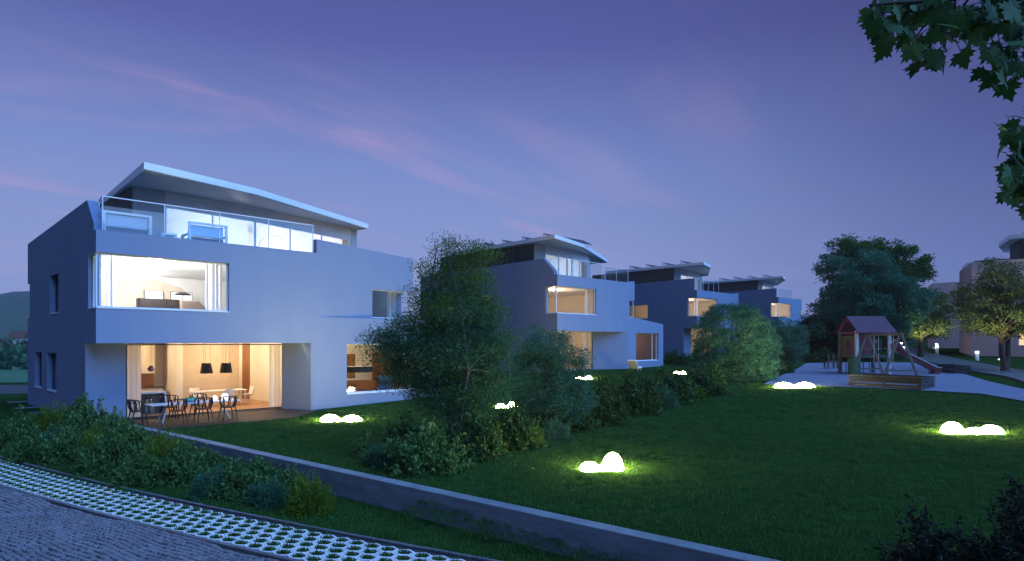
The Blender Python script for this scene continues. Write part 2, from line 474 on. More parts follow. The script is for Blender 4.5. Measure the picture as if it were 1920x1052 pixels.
# kerbs: long stones
def kerb_row(parent, n0, n1, h, length, p0, p1):
    p = p0
    while p < p1:
        q = p + length * random.uniform(.97, 1.03)
        b = MB(); b.prism([PP(p + .006, n0), PP(q - .006, n0), PP(q - .006, n1), PP(p + .006, n1)], LOW - .1, LOW + h + random.uniform(-.004, .004))
        b.build('kerb_stone', 'kerb_stone', parent, bevel=.008); p = q
kp = tag(strip('kerb', 'joint_sand', -.108, -.002, LOW - .1, LOW + .02), kind='structure')
kerb_row(kp, -.10, -.01, .055, 1.0, -7, 15)
kp2 = tag(strip('edging', 'joint_sand', 1.402, 1.478, LOW - .1, LOW + .02), kind='structure')
kerb_row(kp2, 1.405, 1.475, .05, .33, -6, 15.5)
# hexagon grass pavers
R_, r_in = .160, .118
b = MB()
ho = [(R_ * .985 * 1.25 * math.cos(PI / 3 * k + PI / 6), R_ * .985 * math.sin(PI / 3 * k + PI / 6)) for k in range(6)]
hi = [(r_in * 1.36 * math.cos(PI / 3 * k + PI / 6), r_in * .96 * math.sin(PI / 3 * k + PI / 6)) for k in range(6)]
vs = [(*q, -.03) for q in ho] + [(*q, .036) for q in ho] + [(*q, .036) for q in hi] + [(*q, -.03) for q in hi]
fs = []
for k in range(6):
    j = (k + 1) % 6
    fs += [(k, j, 6 + j, 6 + k), (6 + k, 6 + j, 12 + j, 12 + k), (12 + k, 12 + j, 18 + j, 18 + k)]
b.add(vs, fs); hexme = b.mesh('grass_paver', 'concrete_light')
cells = []
pit = R_ * math.sqrt(3) * 1.25
for r_ in range(6):
    n = R_ + .005 + r_ * R_ * 1.5
    if n + R_ > 1.44: continue
    p = -5.6 + (r_ % 2) * pit / 2
    while p < 15:
        x, y = PP(p, n - .03); dn = .008 * (p - 5.3)
        X = CX + FPX * x / y; Y = HY + FPX * (CAMH - LOW) / y
        if X > -80 and Y < 1120: cells.append((math.hypot(x, y), x, y, pang + math.atan(dn)))
        p += pit
cells.sort()
far = MB(); cg = []
for i, (d, x, y, a) in enumerate(cells):
    dz = random.uniform(-.003, .003)
    if i < 300: link('grass_paver', hexme, pav, (x, y, LOW + .008 + dz), a)
    else:
        ca, sa = math.cos(a), math.sin(a)
        far.add([(x + v.co.x * ca - v.co.y * sa, y + v.co.x * sa + v.co.y * ca, LOW + .008 + dz + v.co.z) for v in hexme.vertices], [tuple(p.vertices) for p in hexme.polygons])
if far.v: tag(far.build('grass_pavers', 'concrete_light', pav), kind='stuff')

def blades(pts, hmin, hmax, w, name, m, lean=.5):
    """one mesh of bent grass blades, 3 triangles each"""
    pts = np.asarray(pts, float); n = len(pts)
    a = rng.uniform(0, 2 * PI, n); h = rng.uniform(hmin, hmax, n); ln = rng.uniform(.1, lean, n) * h; ww = w * rng.uniform(.7, 1.2, n)
    dx, dy = np.cos(a), np.sin(a)
    sx, sy = -dy * ww, dx * ww
    V = np.zeros((n, 5, 3))
    V[:, 0] = pts + np.c_[sx, sy, 0 * h]; V[:, 1] = pts - np.c_[sx, sy, 0 * h]
    mid = pts + np.c_[dx * ln * .3, dy * ln * .3, h * .6]
    V[:, 2] = mid + np.c_[sx * .8, sy * .8, 0 * h]; V[:, 3] = mid - np.c_[sx * .8, sy * .8, 0 * h]
    V[:, 4] = pts + np.c_[dx * ln, dy * ln, h]
    F = np.array([[0, 1, 3], [0, 3, 2], [2, 3, 4]])[None] + (np.arange(n) * 5)[:, None, None]
    return npmesh(name, V.reshape(-1, 3), F.reshape(-1, 3), m, np.repeat(rng.random(n), 5))

def npmesh(name, V, F, m, rnd=None):
    me = bpy.data.meshes.new(name)
    me.vertices.add(len(V)); me.vertices.foreach_set('co', np.ascontiguousarray(V, dtype=np.float32).ravel())
    k = F.shape[1]
    me.loops.add(F.size); me.loops.foreach_set('vertex_index', np.ascontiguousarray(F, dtype=np.int32).ravel())
    me.polygons.add(len(F)); me.polygons.foreach_set('loop_start', np.arange(0, F.size, k, dtype=np.int32))
    me.update(calc_edges=True)
    if rnd is not None:
        at_ = me.attributes.new('rnd', 'FLOAT', 'POINT'); at_.data.foreach_set('value', np.ascontiguousarray(rnd, dtype=np.float32))
    me.materials.append(M[m]); return me

cp = []
for d, x, y, a in cells:
    for _ in range(75):
        q = rng.normal(0, 1, 2); q = q / max(1, np.linalg.norm(q)) * rng.uniform(.1, 1)
        ex_, ey_ = q[0] * .135, q[1] * .1
        cp.append((x + ex_ * math.cos(a) - ey_ * math.sin(a), y + ex_ * math.sin(a) + ey_ * math.cos(a), LOW + .02))
tag(link('grass', blades(cp, .035, .08, .007, 'grass', 'grass_blade', .6)), 'short green grass filling the cells of the hexagonal pavers', 'grass', kind='stuff')

def sheet(name, m, pix, lift, sub=0, kind='structure', pts=None):
    """flat-lying patch that follows the terrain"""
    P = pts or [G(*p) for p in pix]
    bm = bmesh.new(); vs = [bm.verts.new((p.x, p.y, 0)) for p in P]; f = bm.faces.new(vs)
    if f.normal.z < 0: f.normal_flip()
    bmesh.ops.triangulate(bm, faces=bm.faces[:])
    for _ in range(sub): bmesh.ops.subdivide_edges(bm, edges=bm.edges[:], cuts=1, use_grid_fill=True)
    for v in bm.verts: v.co.z = ground(v.co.x, v.co.y) + lift
    bmesh.ops.recalc_face_normals(bm, faces=bm.faces[:])
    me = bpy.data.meshes.new(name); bm.to_mesh(me); bm.free(); me.materials.append(M[m])
    return tag(link(name, me), kind=kind)
# playground gravel and the paved path on the right
sheet('gravel', 'gravel', [(1432, 722), (1470, 703), (1512, 682), (1600, 680), (1740, 681), (1790, 697), (1852, 716), (1990, 752), (1990, 766), (1840, 740), (1720, 733), (1590, 727)], .05, 4)
pc = [(2060, 745), (1960, 712), (1890, 701), (1840, 692), (1790, 682), (1745, 672), (1712, 663), (1690, 656), (1672, 652)]
pcl = [G(*p) for p in pc]
pv = []
def catmull(P, n):
    out = []
    for i in range(len(P) - 1):
        a, b_, c, d = P[max(i - 1, 0)], P[i], P[i + 1], P[min(i + 2, len(P) - 1)]
        for k in range(n):
            t = k / n; out.append(.5 * ((2 * b_) + (c - a) * t + (2 * a - 5 * b_ + 4 * c - d) * t * t + (3 * b_ - a - 3 * c + d) * t ** 3))
    return out + [P[-1]]
cl = catmull([Vector((p.x, p.y)) for p in pcl], 12)
PWID = 3.0
def offp(i, w):
    d = (cl[min(i + 1, len(cl) - 1)] - cl[max(i - 1, 0)]).normalized(); return cl[i] + Vector((-d.y, d.x)) * w
b = MB(); k = len(cl)
vs = [(*offp(i, w), ground(*offp(i, w)) + .06) for w in np.linspace(-PWID / 2, PWID / 2, 5) for i in range(k)]
b.add(vs, [(j * k + i, j * k + i + 1, (j + 1) * k + i + 1, (j + 1) * k + i) for j in range(4) for i in range(k - 1)])
o = b.build('paved_path', 'joint_sand'); tag(o, kind='structure'); pvp = o
for side in (-1, 1):
    b = MB(); vs = []
    for i in range(k):
        a_, c_ = offp(i, side * PWID / 2), offp(i, side * (PWID / 2 + .12)); z = ground(*a_)
        vs += [(*a_, z - .1), (*a_, z + .11), (*c_, z + .11), (*c_, z - .1)]
    b.add(vs, [(4 * i + j, 4 * i + j + 1, 4 * i + j + 5, 4 * i + j + 4) for i in range(k - 1) for j in range(3)])
    tag(b.build('path_edging', 'kerb_stone'), kind='structure')
# paving slabs, laid square to the path; nearest ones as pieces
slab = MB(); slab.box(-.29, .29, -.19, .19, -.02, .028); slabme = slab.mesh('paving_slab', 'paving')
arc = 0; ti = []
ln = [0]
for i in range(1, k): ln.append(ln[-1] + (cl[i] - cl[i - 1]).length)
sarr = np.array(ln)
s_ = 0.0; row = 0
while s_ < ln[-1] - .3:
    x = np.interp(s_, sarr, [c.x for c in cl]); y = np.interp(s_, sarr, [c.y for c in cl])
    x2 = np.interp(s_ + .2, sarr, [c.x for c in cl]); y2 = np.interp(s_ + .2, sarr, [c.y for c in cl])
    a = math.atan2(y2 - y, x2 - x)
    for j in range(5):
        w = -1.2 + j * .6
        X, Y = x - math.sin(a) * w, y + math.cos(a) * w
        if -10 < CX + FPX * X / Y < 1960: ti.append((math.hypot(X, Y), X, Y, a + PI / 2))
    s_ += .40; row += 1
ti.sort(); far = MB()
for i, (d, x, y, a) in enumerate(ti):
    z = ground(x, y) + .062 + random.uniform(-.004, .004)
    if i < 300: link('paving_slab', slabme, pvp, (x, y, z), a)
    else:
        far.box(-.29, .29, -.19, .19, -.02, .028, Matrix.Translation((x, y, z)) @ Matrix.Rotation(a, 4, 'Z'))
if far.v: tag(far.build('paving_slabs', 'paving', pvp), kind='stuff')
# country road and field left of the first house, valley floor
rp = [(-260, 742), (52, 737), (130, 735), (130, 722), (52, 724), (-260, 728)]
def road_pts():
    near = [G(x, y) for x, y in ((-420, 742), (-150, 741), (60, 738), (160, 736))]
    farr = [G(x, y) for x, y in ((160, 722), (60, 722), (-150, 724), (-420, 726))]
    return near + farr
sheet('road', 'asphalt', None, .05, 4, pts=road_pts())
sheet('meadow', 'field', None, .04, 4, pts=[G(x, y) for x, y in ((-500, 719), (-150, 719), (60, 717), (180, 716), (180, 688), (60, 673), (-150, 672), (-500, 674))])
# far ridge: an undulating terrain strip
def ridge(name, d0, d1, az0, az1, h, seed, m='hill', zb=-8):
    r = np.random.default_rng(seed); ph = r.uniform(0, 6, 8)
    na, nd = 90, 14; vs = []
    for j in range(nd):
        t = j / (nd - 1); d = d0 + (d1 - d0) * t
        for i in range(na):
            a = az0 + (az1 - az0) * i / (na - 1)
            n = sum(math.sin(a * fr * 9 + ph[q]) / fr for q, fr in enumerate((1, 2.3, 4.1, 7.7)))
            vs.append((math.sin(a) * d, math.cos(a) * d, zb + (h * (1 + .22 * n)) * sstep(t) + 3 * math.sin(a * 60 + j)))
    b = MB(); b.add(vs, [(j * na + i, j * na + i + 1, (j + 1) * na + i + 1, (j + 1) * na + i) for j in range(nd - 1) for i in range(na - 1)], True)
    return tag(b.build(name, m), kind='structure')
ridge('hill', 420, 1500, rad(-75), rad(75), 84, 3)

# ------------------------------------------------------------------ houses
EXA = math.atan2(.7101, .7041)
def point_light(name, parent, loc, power, col=(1, .62, .30), r=.25):
    l = bpy.data.lights.new(name, 'POINT'); l.energy = power; l.color = col; l.shadow_soft_size = r
    o = bpy.data.objects.new(name, l); COL.objects.link(o); o.parent = parent; o.location = loc
    return o

def window(parent, p0, p1, a0, a1, z0, z1, inset=.14, fw=.05, mull=(), sill=True, fm='frame', name='window', pane='glass', glaze=True):
    """window in a wall from p0 towards p1: frame ring with pane and sill as its pieces"""
    d = Vector((p1[0] - p0[0], p1[1] - p0[1], 0)).normalized(); n = Vector((-d.y, d.x, 0)); o = Vector((p0[0], p0[1], 0))
    mt = Matrix.Translation(o) @ Matrix(((d.x, n.x, 0, 0), (d.y, n.y, 0, 0), (0, 0, 1, 0), (0, 0, 0, 1)))
    b = MB(); i0, i1 = inset, inset + .07
    b.box(a0 + .002, a0 + fw, i0, i1, z0 + .002, z1 - .002, mt); b.box(a1 - fw, a1 - .002, i0, i1, z0 + .002, z1 - .002, mt)
    b.box(a0 + fw, a1 - fw, i0, i1, z0 + .002, z0 + fw, mt); b.box(a0 + fw, a1 - fw, i0, i1, z1 - fw, z1 - .002, mt)
    cuts = [a0 + fw]
    for q in mull:
        b.box(q - fw / 2, q + fw / 2, i0 + .002, i1 - .002, z0 + fw, z1 - fw, mt); cuts += [q - fw / 2, q + fw / 2]
    cuts.append(a1 - fw)
    w = b.build(name, fm, parent)
    if glaze:
        for c0, c1 in zip(cuts[::2], cuts[1::2]):
            g = MB(); g.box(c0, c1, i0 + .03, i0 + .04, z0 + fw, z1 - fw, mt); g.build('pane', pane, w)
    if sill:
        g = MB(); g.box(a0 - .0, a1 + .0, -.03, inset - .002, z0 - .03, z0 + .012, mt); g.build('sill', 'frame', w)
    return w

def curtain(parent, p0, p1, z0, z1, m='curtain', wave=.05, n=None, name='curtain'):
    p0, p1 = Vector((*p0, 0)), Vector((*p1, 0)); L_ = (p1 - p0).length; d = (p1 - p0) / L_; nn = Vector((-d.y, d.x, 0))
    n = n or max(8, int(L_ / .035)); pts = []
    for i in range(n + 1):
        t = i / n; pts.append(p0 + d * L_ * t + nn * (wave * math.sin(t * L_ * 2 * PI / .19 + 1.3 * math.sin(t * 9))))
    b = MB(); b.add([(p.x, p.y, z0) for p in pts] + [(p.x, p.y, z1) for p in pts], [(i, i + 1, n + 2 + i, n + 1 + i) for i in range(n)], True)
    return b.build(name, m, parent)

def boards(parent, p0, p1, z0, z1, w=.16, t=.03, m='cladding', parts=True):
    """vertical timber boards along a plan line, on its right-hand side"""
    p0, p1 = Vector((*p0, 0)), Vector((*p1, 0)); L_ = (p1 - p0).length; d = (p1 - p0) / L_; nn = Vector((d.y, -d.x, 0)); k = max(1, int(L_ / w))
    me = None; w = L_ / k; bm_ = MB()
    bm_.box(.008, w - .008, 0, t, z0, z1); me = bm_.mesh('board', m); a = math.atan2(d.y, d.x)
    if parts:
        for i in range(k):
            q = p0 + d * w * i + nn * (t + .004 * (i % 3))
            link('board', me, parent, (q.x, q.y, 0), a)
    else:
        j = MB()
        for i in range(k):
            q = p0 + d * w * i + nn * (t + .004 * (i % 3)); j.box(.008, w - .008, 0, t, z0, z1, Matrix.Translation(q) @ Matrix.Rotation(a, 4, 'Z'))
        tag(j.build('boards', m, parent), kind='stuff')

def railing(parent, pts, z0, z1, glass=True, post=.03, mesh_first=False, n_per=2.2):
    """handrail and posts (one part), with glass panels as its pieces"""
    b = MB(); P = [Vector((*p, 0)) for p in pts]; segs = []
    for a, c in zip(P[:-1], P[1:]):
        L_ = (c - a).length; k = max(1, round(L_ / n_per))
        for i in range(k): segs.append((a + (c - a) * i / k, a + (c - a) * (i + 1) / k))
    for i, (a, c) in enumerate(segs):
        b.bar((a.x, a.y, z1), (c.x, c.y, z1), .045, .035)
        b.box(a.x - post / 2, a.x + post / 2, a.y - post / 2, a.y + post / 2, z0, z1 - .015)
    c = segs[-1][1]; b.box(c.x - post / 2, c.x + post / 2, c.y - post / 2, c.y + post / 2, z0, z1 - .015)
    r = b.build('railing', 'frame', parent)
    for i, (a, c) in enumerate(segs):
        d = (c - a).normalized()
        if glass and not (mesh_first and i < 2):
            g = MB(); q0, q1 = a + d * .03, c - d * .03; nn = Vector((-d.y, d.x, 0)) * .006
            g.add([q0 - nn + Vector((0, 0, z0 + .04)), q1 - nn + Vector((0, 0, z0 + .04)), q1 - nn + Vector((0, 0, z1 - .05)), q0 - nn + Vector((0, 0, z1 - .05)), q0 + nn + Vector((0, 0, z0 + .04)), q1 + nn + Vector((0, 0, z0 + .04)), q1 + nn + Vector((0, 0, z1 - .05)), q0 + nn + Vector((0, 0, z1 - .05))],
                  [(0, 1, 2, 3), (5, 4, 7, 6), (0, 4, 5, 1), (3, 2, 6, 7), (0, 3, 7, 4), (1, 5, 6, 2)])
            g.build('glass_panel', 'glass_rail', r)
        elif glass:
            g = MB(); L_ = (c - a).length; zz = z0 + .02; hh = (z1 - z0) * .72      # woven wire infill, a diamond net
            step = .12
            for k in range(int((L_ + hh * 1.9) / step)):
                for s in (0, 1):
                    x0 = k * step - hh * 1.9; x1 = k * step
                    t0 = max(0, -x0 / (x1 - x0)); t1 = min(1, (L_ - x0) / (x1 - x0))
                    if t1 <= t0: continue
                    e0, e1 = x0 + (x1 - x0) * t0, x0 + (x1 - x0) * t1; y0, y1 = hh * t0, hh * t1
                    if s: y0, y1 = hh - y0, hh - y1
                    g.bar(a + d * e0 + Vector((0, 0, zz + y0)), a + d * e1 + Vector((0, 0, zz + y1)), .007)
            g.build('wire_net', 'frame', r)
    return r

def house(o, fl, lab, D, first=False, far=False):
    """one detached house; local x along the garden front, y into the house, z up from the ground floor"""
    h = empty('house', (o[0], o[1], fl), EXA, lab, 'house', 'houses in a row along the lawn')
    T, TU, S = D['T'], D['TU'], D['S']        # lower front length, upper front length, depth
    tg0, tg1, rs, tc_ = D['tg0'], D['tg1'], 1.6, D['tc']
    ZS, ZP, ZW = 3.0, 7.12, D['zside']
    g0 = -.9
    # ---- front, over the recess and the corner room
    cw = D['cw']                                # corner window width
    holes = []
    xb = D['bay']                               # where the upper front folds back
    foot = ZS
    front = [(0, ZS), (tc_, ZS), (tc_, 4.2), (xb, 4.2), (xb, ZP), (0, ZP), (0, 6.3), (cw, 6.3), (cw, 4.3), (0, 4.3)]
    panel('wall', 'render_wall', h, (0, 0), (1, 0), front, [], .32)
    # lower right front
    lw0, lw1 = D['lw']
    panel('wall', 'render_wall', h, (tc_ + .001, 0), (T, 0), [(0, g0), (T - tc_, g0), (T - tc_, D['wingR']), (TU - tc_ + .1, 4.2), (0.0, 4.2)], [rect(lw0 - tc_, lw1 - tc_, .58, 2.95)], .32)
    window(h, (0, 0), (1, 0), lw0, lw1, .58, 2.95, inset=.2, fw=.06, mull=(lw0 + (lw1 - lw0) * .80,))
    # upper right front, folded back
    q0, q1 = (xb, .002), (TU, D['fold']); LU = math.hypot(q1[0] - q0[0], q1[1] - q0[1])
    zt0, zt1 = D['ztop']
    uw0 = LU - D['uww']
    panel('wall', 'render_wall', h, q0, q1, [(0, 4.202), (uw0, 4.202), (uw0, 5.66), (LU, 5.66), (LU, zt1), (0, zt0)], [], .32)
    window(h, q0, q1, uw0, LU - .02, 4.24, 5.66, inset=.1, fw=.05, sill=False)
    # right flank of the upper floor and of the wing
    panel('wall', 'render_wall', h, (TU, D['fold'] + .33), (TU, S), [(0.7, 4.2), (S - 1, 4.2), (S - 1, zt1), (0, zt1), (0, 5.66), (.7, 5.66)], [], .3)
    panel('wall', 'render_wall', h, (T, .33), (T, S - 2), [(0, g0), (S - 2.4, g0), (S - 2.4, D['wingR'] + .1), (0, D['wingR'])], [], .3)
    wt = MB(); wt.box(TU - .5, T - .31, .33, S - 2.2, 3.4, 3.6); wt.build('wing_roof', 'terrace_floor', h)
    # ---- left flank with the chamfered top and slot windows
    side = [(S, g0), (rs, g0), (rs, ZS), (.33, ZS), (.33, 4.3), (1.15, 4.3), (1.15, 6.3), (.33, 6.3), (.33, ZP + .28)] + ([(1.35, ZW)] if D['chamfer'] else [(.33, ZW)])
    nt_ = D.get('notch', True)
    back = [(S, ZW - .3), (S, 6.03), (S - .55, 6.03), (S - .55, 4.26), (S, 4.26)] if nt_ else [(S, ZW - .3)]
    holes = [rect(a, c, z0, z1) for a, c, z0, z1 in D['slots']]
    pl = [(S - a, z) for a, z in (side + back)]
    panel('wall', 'render_wall', h, (0, S), (0, 0), pl, [[(S - a, z) for a, z in q] for q in holes], .34)
    panel('wall', 'render_wall', h, (0.0, .0), (0, .01), [(0, 0)] if False else rect(-.001, .0, 0, .001), [], .001) if False else None
    cf_ = MB(); cf_.box(.001, .34, .322, .3295, ZS + .01, 4.29); 
    for a, c, z0, z1 in D['slots']:
        window(h, (0, S), (0, 0), S - c, S - a, z0, z1, inset=.2, fw=.04, pane='glass_dark' if first else 'glass', fm='frame_dark' if first else 'frame')
    # corner window: two leaves and the post
    window(h, (0, 0), (1, 0), .02, cw, 4.3, 6.3, inset=.14, fw=.055, name='corner_window')
    window(h, (0, 1.15), (0, .2), 0, .93, 4.3, 6.3, inset=.14, fw=.055, name='corner_window')
    # recess: side piece of wall, glass front, angled cheek
    panel('wall', 'render_wall', h, (.342, rs), (tg0, rs), rect(0, tg0 - .342, g0, ZS), [], .3)
    panel('wall', 'render_wall', h, (tg1, rs), (tc_ - .25, .0), rect(0, math.hypot(tc_ - .25 - tg1, rs), g0, ZS - .002), [], -.2)
    pier = MB(); pier.prism([(tc_ - .26, .001), (tc_ + .0, .001), (tc_ + .0, .34), (tc_ - .3, .34)], g0, ZS - .003); pier.build('wall', 'render_wall', h)
    k = D['gdiv']; gl = [tg0 + (tg1 - tg0) * i / k for i in range(1, k)]
    window(h, (0, rs), (1, rs), tg0, tg1, 0.0, ZS - .04, inset=.0, fw=.05, mull=[] if first else gl, sill=False, fm='frame_dark' if first else 'frame', name='glass_front', glaze=not first)
    # ---- slabs
    b = MB(); b.prism([(.345, rs + .1), (tg1 + .1, rs + .1), (tc_ + .02, .33), (T - .33, .33), (T - .33, S - .3), (.345, S - .3)], -.35, 0); b.build('floor', 'parquet', h)
    b = MB(); b.prism([(.345, .325), (TU - .01, .72 + D['fold']), (TU - .05, S - .3), (.345, S - .3)], ZS + .002, ZS + .28); b.build('ceiling', 'ceiling_white', h)
    sf = MB(); sf.prism([(.002, .005), (tc_ - .01, .005), (tg1 + .2, rs + .02), (.002, rs - .002)], ZS - .003, ZS + .0); 
    b = MB(); b.prism([(.345, .325), (xb, .325), (TU - .02, D['fold'] + .35), (TU - .31, S - .3), (.345, S - .3)], 6.32, 6.85); b.build('terrace_slab', 'terrace_floor', h)
    b = MB(); b.prism([(.35, .33), (xb, .33), (TU - .03, D['fold'] + .36), (TU - .32, S - .31), (.35, S - .31)], 6.30, 6.317); b.build('ceiling', 'ceiling_white', h)
    b = MB(); b.box(.345, TU - .3, S - .3, S - .0, g0, ZP - .2); b.build('wall', 'render_wall', h)
    # ---- inner partitions
    b = MB(); b.box(tc_ - .15, tc_ + .05, .36, S - .32, 0.001, ZS); b.build('partition', 'plaster', h)
    b = MB(); b.box(tc_ + .06, T - .34, 6.2, 6.35, .001, ZS); b.build('partition', 'plaster', h)
    b = MB(); b.box(xb - .3, xb - .1, .36, S - .32, ZS + .29, 6.29); b.build('partition', 'plaster', h)
    # ---- penthouse: timber corner, lintel, curtain glass, right pier
    PH = [(2.4, 4.7), (3.7, 4.6), (8.1, 5.2), (14.7, 7.1)] if not D.get('ph') else D['ph']
    ZT, ZR = 6.855, 9.9
    SB = S - 1.2
    b = MB(); b.box(PH[0][0], PH[0][0] + .2, PH[0][1], SB, ZT, ZR); cb = b.build('penthouse_wall', 'cladding', h)
    boards(cb, (PH[0][0], SB), PH[0], ZT, ZR, parts=not far)
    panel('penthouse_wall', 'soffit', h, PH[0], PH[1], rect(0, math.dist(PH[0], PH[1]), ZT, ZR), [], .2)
    for a, c in zip(PH[1:-1], PH[2:]):
        L_ = math.dist(a, c)
        panel('lintel', 'lintel', h, a, c, rect(0, L_, 9.2, ZR), [], .2)
        kk = max(2, round(L_ / 2.4))
        window(h, a, c, .01, L_ - .01, ZT, 9.2, inset=.05, fw=.05, mull=[L_ * i / kk for i in range(1, kk)], sill=False, name='penthouse_glazing')
        d = Vector((c[0] - a[0], c[1] - a[1])).normalized(); n = Vector((-d.y, d.x))
        ca_, cc_ = Vector(a) + d * .3 + n * .6, Vector(c) - d * .1 + n * .6
        curtain(h, tuple(ca_), tuple(cc_), ZT + .02, 9.75, 'curtain', .0)
    e = PH[-1]
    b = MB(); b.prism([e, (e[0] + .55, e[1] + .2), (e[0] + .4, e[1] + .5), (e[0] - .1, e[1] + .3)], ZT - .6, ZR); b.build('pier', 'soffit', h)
    b = MB(); b.prism([(PH[0][0] + .2, SB - .1), (e[0], SB - .1), (e[0], SB + .1), (PH[0][0] + .2, SB + .1)], ZT, ZR); b.build('penthouse_wall', 'plaster', h)
    b = MB(); b.prism([(e[0] + .2, e[1] + .5), (e[0] + .4, e[1] + .5), (e[0] + .4, SB + .1), (e[0] + .2, SB + .1)], ZT - .6, ZR); b.build('penthouse_wall', 'cladding', h)
    # ---- folded roof plate
    RP = D['roof']
    b = MB(); b.prism(RP, ZR, ZR + .28); rf = b.build('roof', 'roof_white', h)
    cxm = sum(p[0] for p in RP) / len(RP); cym = sum(p[1] for p in RP) / len(RP)
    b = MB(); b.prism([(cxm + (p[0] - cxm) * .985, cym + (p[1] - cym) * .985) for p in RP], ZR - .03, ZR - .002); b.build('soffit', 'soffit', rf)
    ins = [(cxm + (p[0] - cxm) * .9, cym + (p[1] - cym) * .93) for p in RP]
    b = MB(); b.prism(ins, ZR + .281, ZR + .36); b.build('roof_upstand', 'roof_white', rf)
    for i in range(D.get('solar', 0)):
        y = 2.2 + i * 2.3
        b = MB(); sxm = 2.0
        b.add([(sxm, y, ZR + .34), (sxm + 5, y, ZR + .34), (sxm + 5, y + .95, ZR + .80), (sxm, y + .95, ZR + .80), (sxm, y, ZR + .38), (sxm + 5, y, ZR + .38), (sxm + 5, y + .95, ZR + .84), (sxm, y + .95, ZR + .84)],
              [(3, 2, 1, 0), (4, 5, 6, 7), (0, 1, 5, 4), (2, 3, 7, 6), (1, 2, 6, 5), (3, 0, 4, 7)])
        for xx in (sxm + .03, sxm + 2.5, sxm + 4.97): b.bar((xx, y + .93, ZR + .3), (xx, y + .55, ZR + .62), .04); b.bar((xx, y + .93, ZR + .3), (xx, y + .93, ZR + .82), .04)
        b.build('solar_panel', 'solar', rf)
    # ---- terrace railing
    if first: railing(h, [(.36, 1.2), (.24, .16), (8.55, .16)], ZP - .05, 8.38, mesh_first=True)
    else:
        if D['chamfer']: railing(h, [(.2, .9), (.24, .16), (5.6, .16)], ZP - .05, 8.38, n_per=1.7); railing(h, [(5.9, .16), (9.2, .16), (9.4, 2.6)], ZP - .05, 8.25, n_per=1.7)
        else: railing(h, [(.5, .16), (5.2, .16)], ZP - .05, 8.38, n_per=1.3)
    return h

ROOF = [(1.9, 1.25), (7.0, 2.45), (15.5, 6.45), (14.6, 12.6), (2.6, 12.8)]
H1O, H1F = (-15.015, 23.1), -.28
D1 = dict(T=16.17, TU=14.35, S=13.9, tg0=1.35, tg1=7.9, tc=8.76, zside=8.38, cw=4.73, bay=8.65, lw=(10.2, 14.95), uww=2.6, fold=.4, ztop=(7.75, 7.40), wingR=4.1, chamfer=True,
          slots=[(6.4, 8.2, 4.32, 6.02), (10.2, 12.0, .86, 2.56), (6.85, 8.9, .86, 2.56)], gdiv=3, roof=ROOF)
house1 = house(H1O, H1F, 'large blue-grey house with wire-net roof terrace and dining table outside its lit glass front', D1, True)
D2 = dict(T=14.4, TU=10.1, S=16.4, tg0=1.6, tg1=6.2, tc=9.1, zside=8.40, cw=4.65, bay=8.9, lw=(10.15, 13.65), uww=.9, fold=.12, ztop=(7.12, 7.30), wingR=3.75, chamfer=True,
          slots=[(7.2, 9.0, 4.35, 6.05), (15.1, 15.8, 4.3, 6.0)], gdiv=2, roof=[(.5, .7), (5.8, 2.1), (15.2, 6.6), (14.4, 13.2), (1.4, 13.6)], solar=4, notch=False, ph=[(1.4, 3.6), (2.5, 3.4), (6.4, 3.8), (9.5, 4.6)])
H2O, H2F = (3.308, 46.7), .60
house2 = house(H2O, H2F, 'blue-grey house with a sun lounger by its recessed porch, behind the tall garden tree', D2)
D3 = dict(D2); D3.update(chamfer=False, slots=[(15.0, 16.2, 4.3, 6.0)] if False else [(6.2, 9.3, 4.2, 5.75)], tg1=6.2)
D3['roof'] = [(.9, -.3), (4.2, .6), (12, 5), (13, 12), (1.3, 13)]
H3O, H3F = (19.95, 69.0), 1.30
house3 = house(H3O, H3F, 'blue-grey house rising behind the large rounded bush, solar fins on its roof', D3, far=True)
D4 = dict(D3); D4['slots'] = []; D4['TU'] = 9.1; D4['T'] = 13; D4['tc'] = 8.2; D4['bay'] = 8.0; D4['lw'] = (9.3, 12)
H4O, H4F = (38.3, 92.0), 2.15
house4 = house(H4O, H4F, 'most distant blue-grey house of the row, beside the dark evergreens', D4, far=True)
def HL(h, t, s, z=0):
    c, q = .7041, .7101
    return Vector((h.location.x + t * c - s * q, h.location.y + t * q + s * c, h.location.z + z))
WARM = (1, .70, .40)
point_light('room_light', house1, (6.3, 4.4, 2.7), 300, WARM)
point_light('room_light', house1, (2.2, 6.2, 2.6), 190, WARM)
point_light('room_light', house1, (7.0, 8.0, 2.6), 170, WARM)
point_light('room_light', house1, (12.5, 3.0, 2.6), 300, WARM)
point_light('room_light', house1, (2.6, 2.4, 5.9), 850, (1, .90, .80))
point_light('room_light', house1, (2.6, 6.6, 5.5), 320, (1, .92, .84))  # added fill light, brightens the dark space behind the stepped partition
point_light('room_light', house1, (11.8, 2.2, 5.9), 50, (.7, .85, 1))
point_light('room_light', house1, (5.5, 7.4, 8.0), 420, (.75, .82, 1))
point_light('room_light', house1, (9.5, 8.0, 7.4), 560, (1, .86, .8))
point_light('room_light', house1, (13.0, 9.0, 7.8), 380, (.85, .85, 1))
for h_ in (house2, house3, house4):
    point_light('room_light', h_, (2.6, 2.8, 5.8), 330, (1, .66, .36))
    point_light('room_light', h_, (5.0, 7.4, 8.2), 420, (.85, .88, 1))
    if h_ is house4: break
    point_light('room_light', h_, (4, 4.5, 2.5), 320, WARM)
    point_light('room_light', h_, (12, 3.0, 2.5), 90, (1, .42, .2))
    point_light('room_light', h_, (3.0, 8.5, 5.6), 260, (1, .6, .28))
    point_light('room_light', h_, (8.0, 8.0, 7.9), 320, (.85, .88, 1))

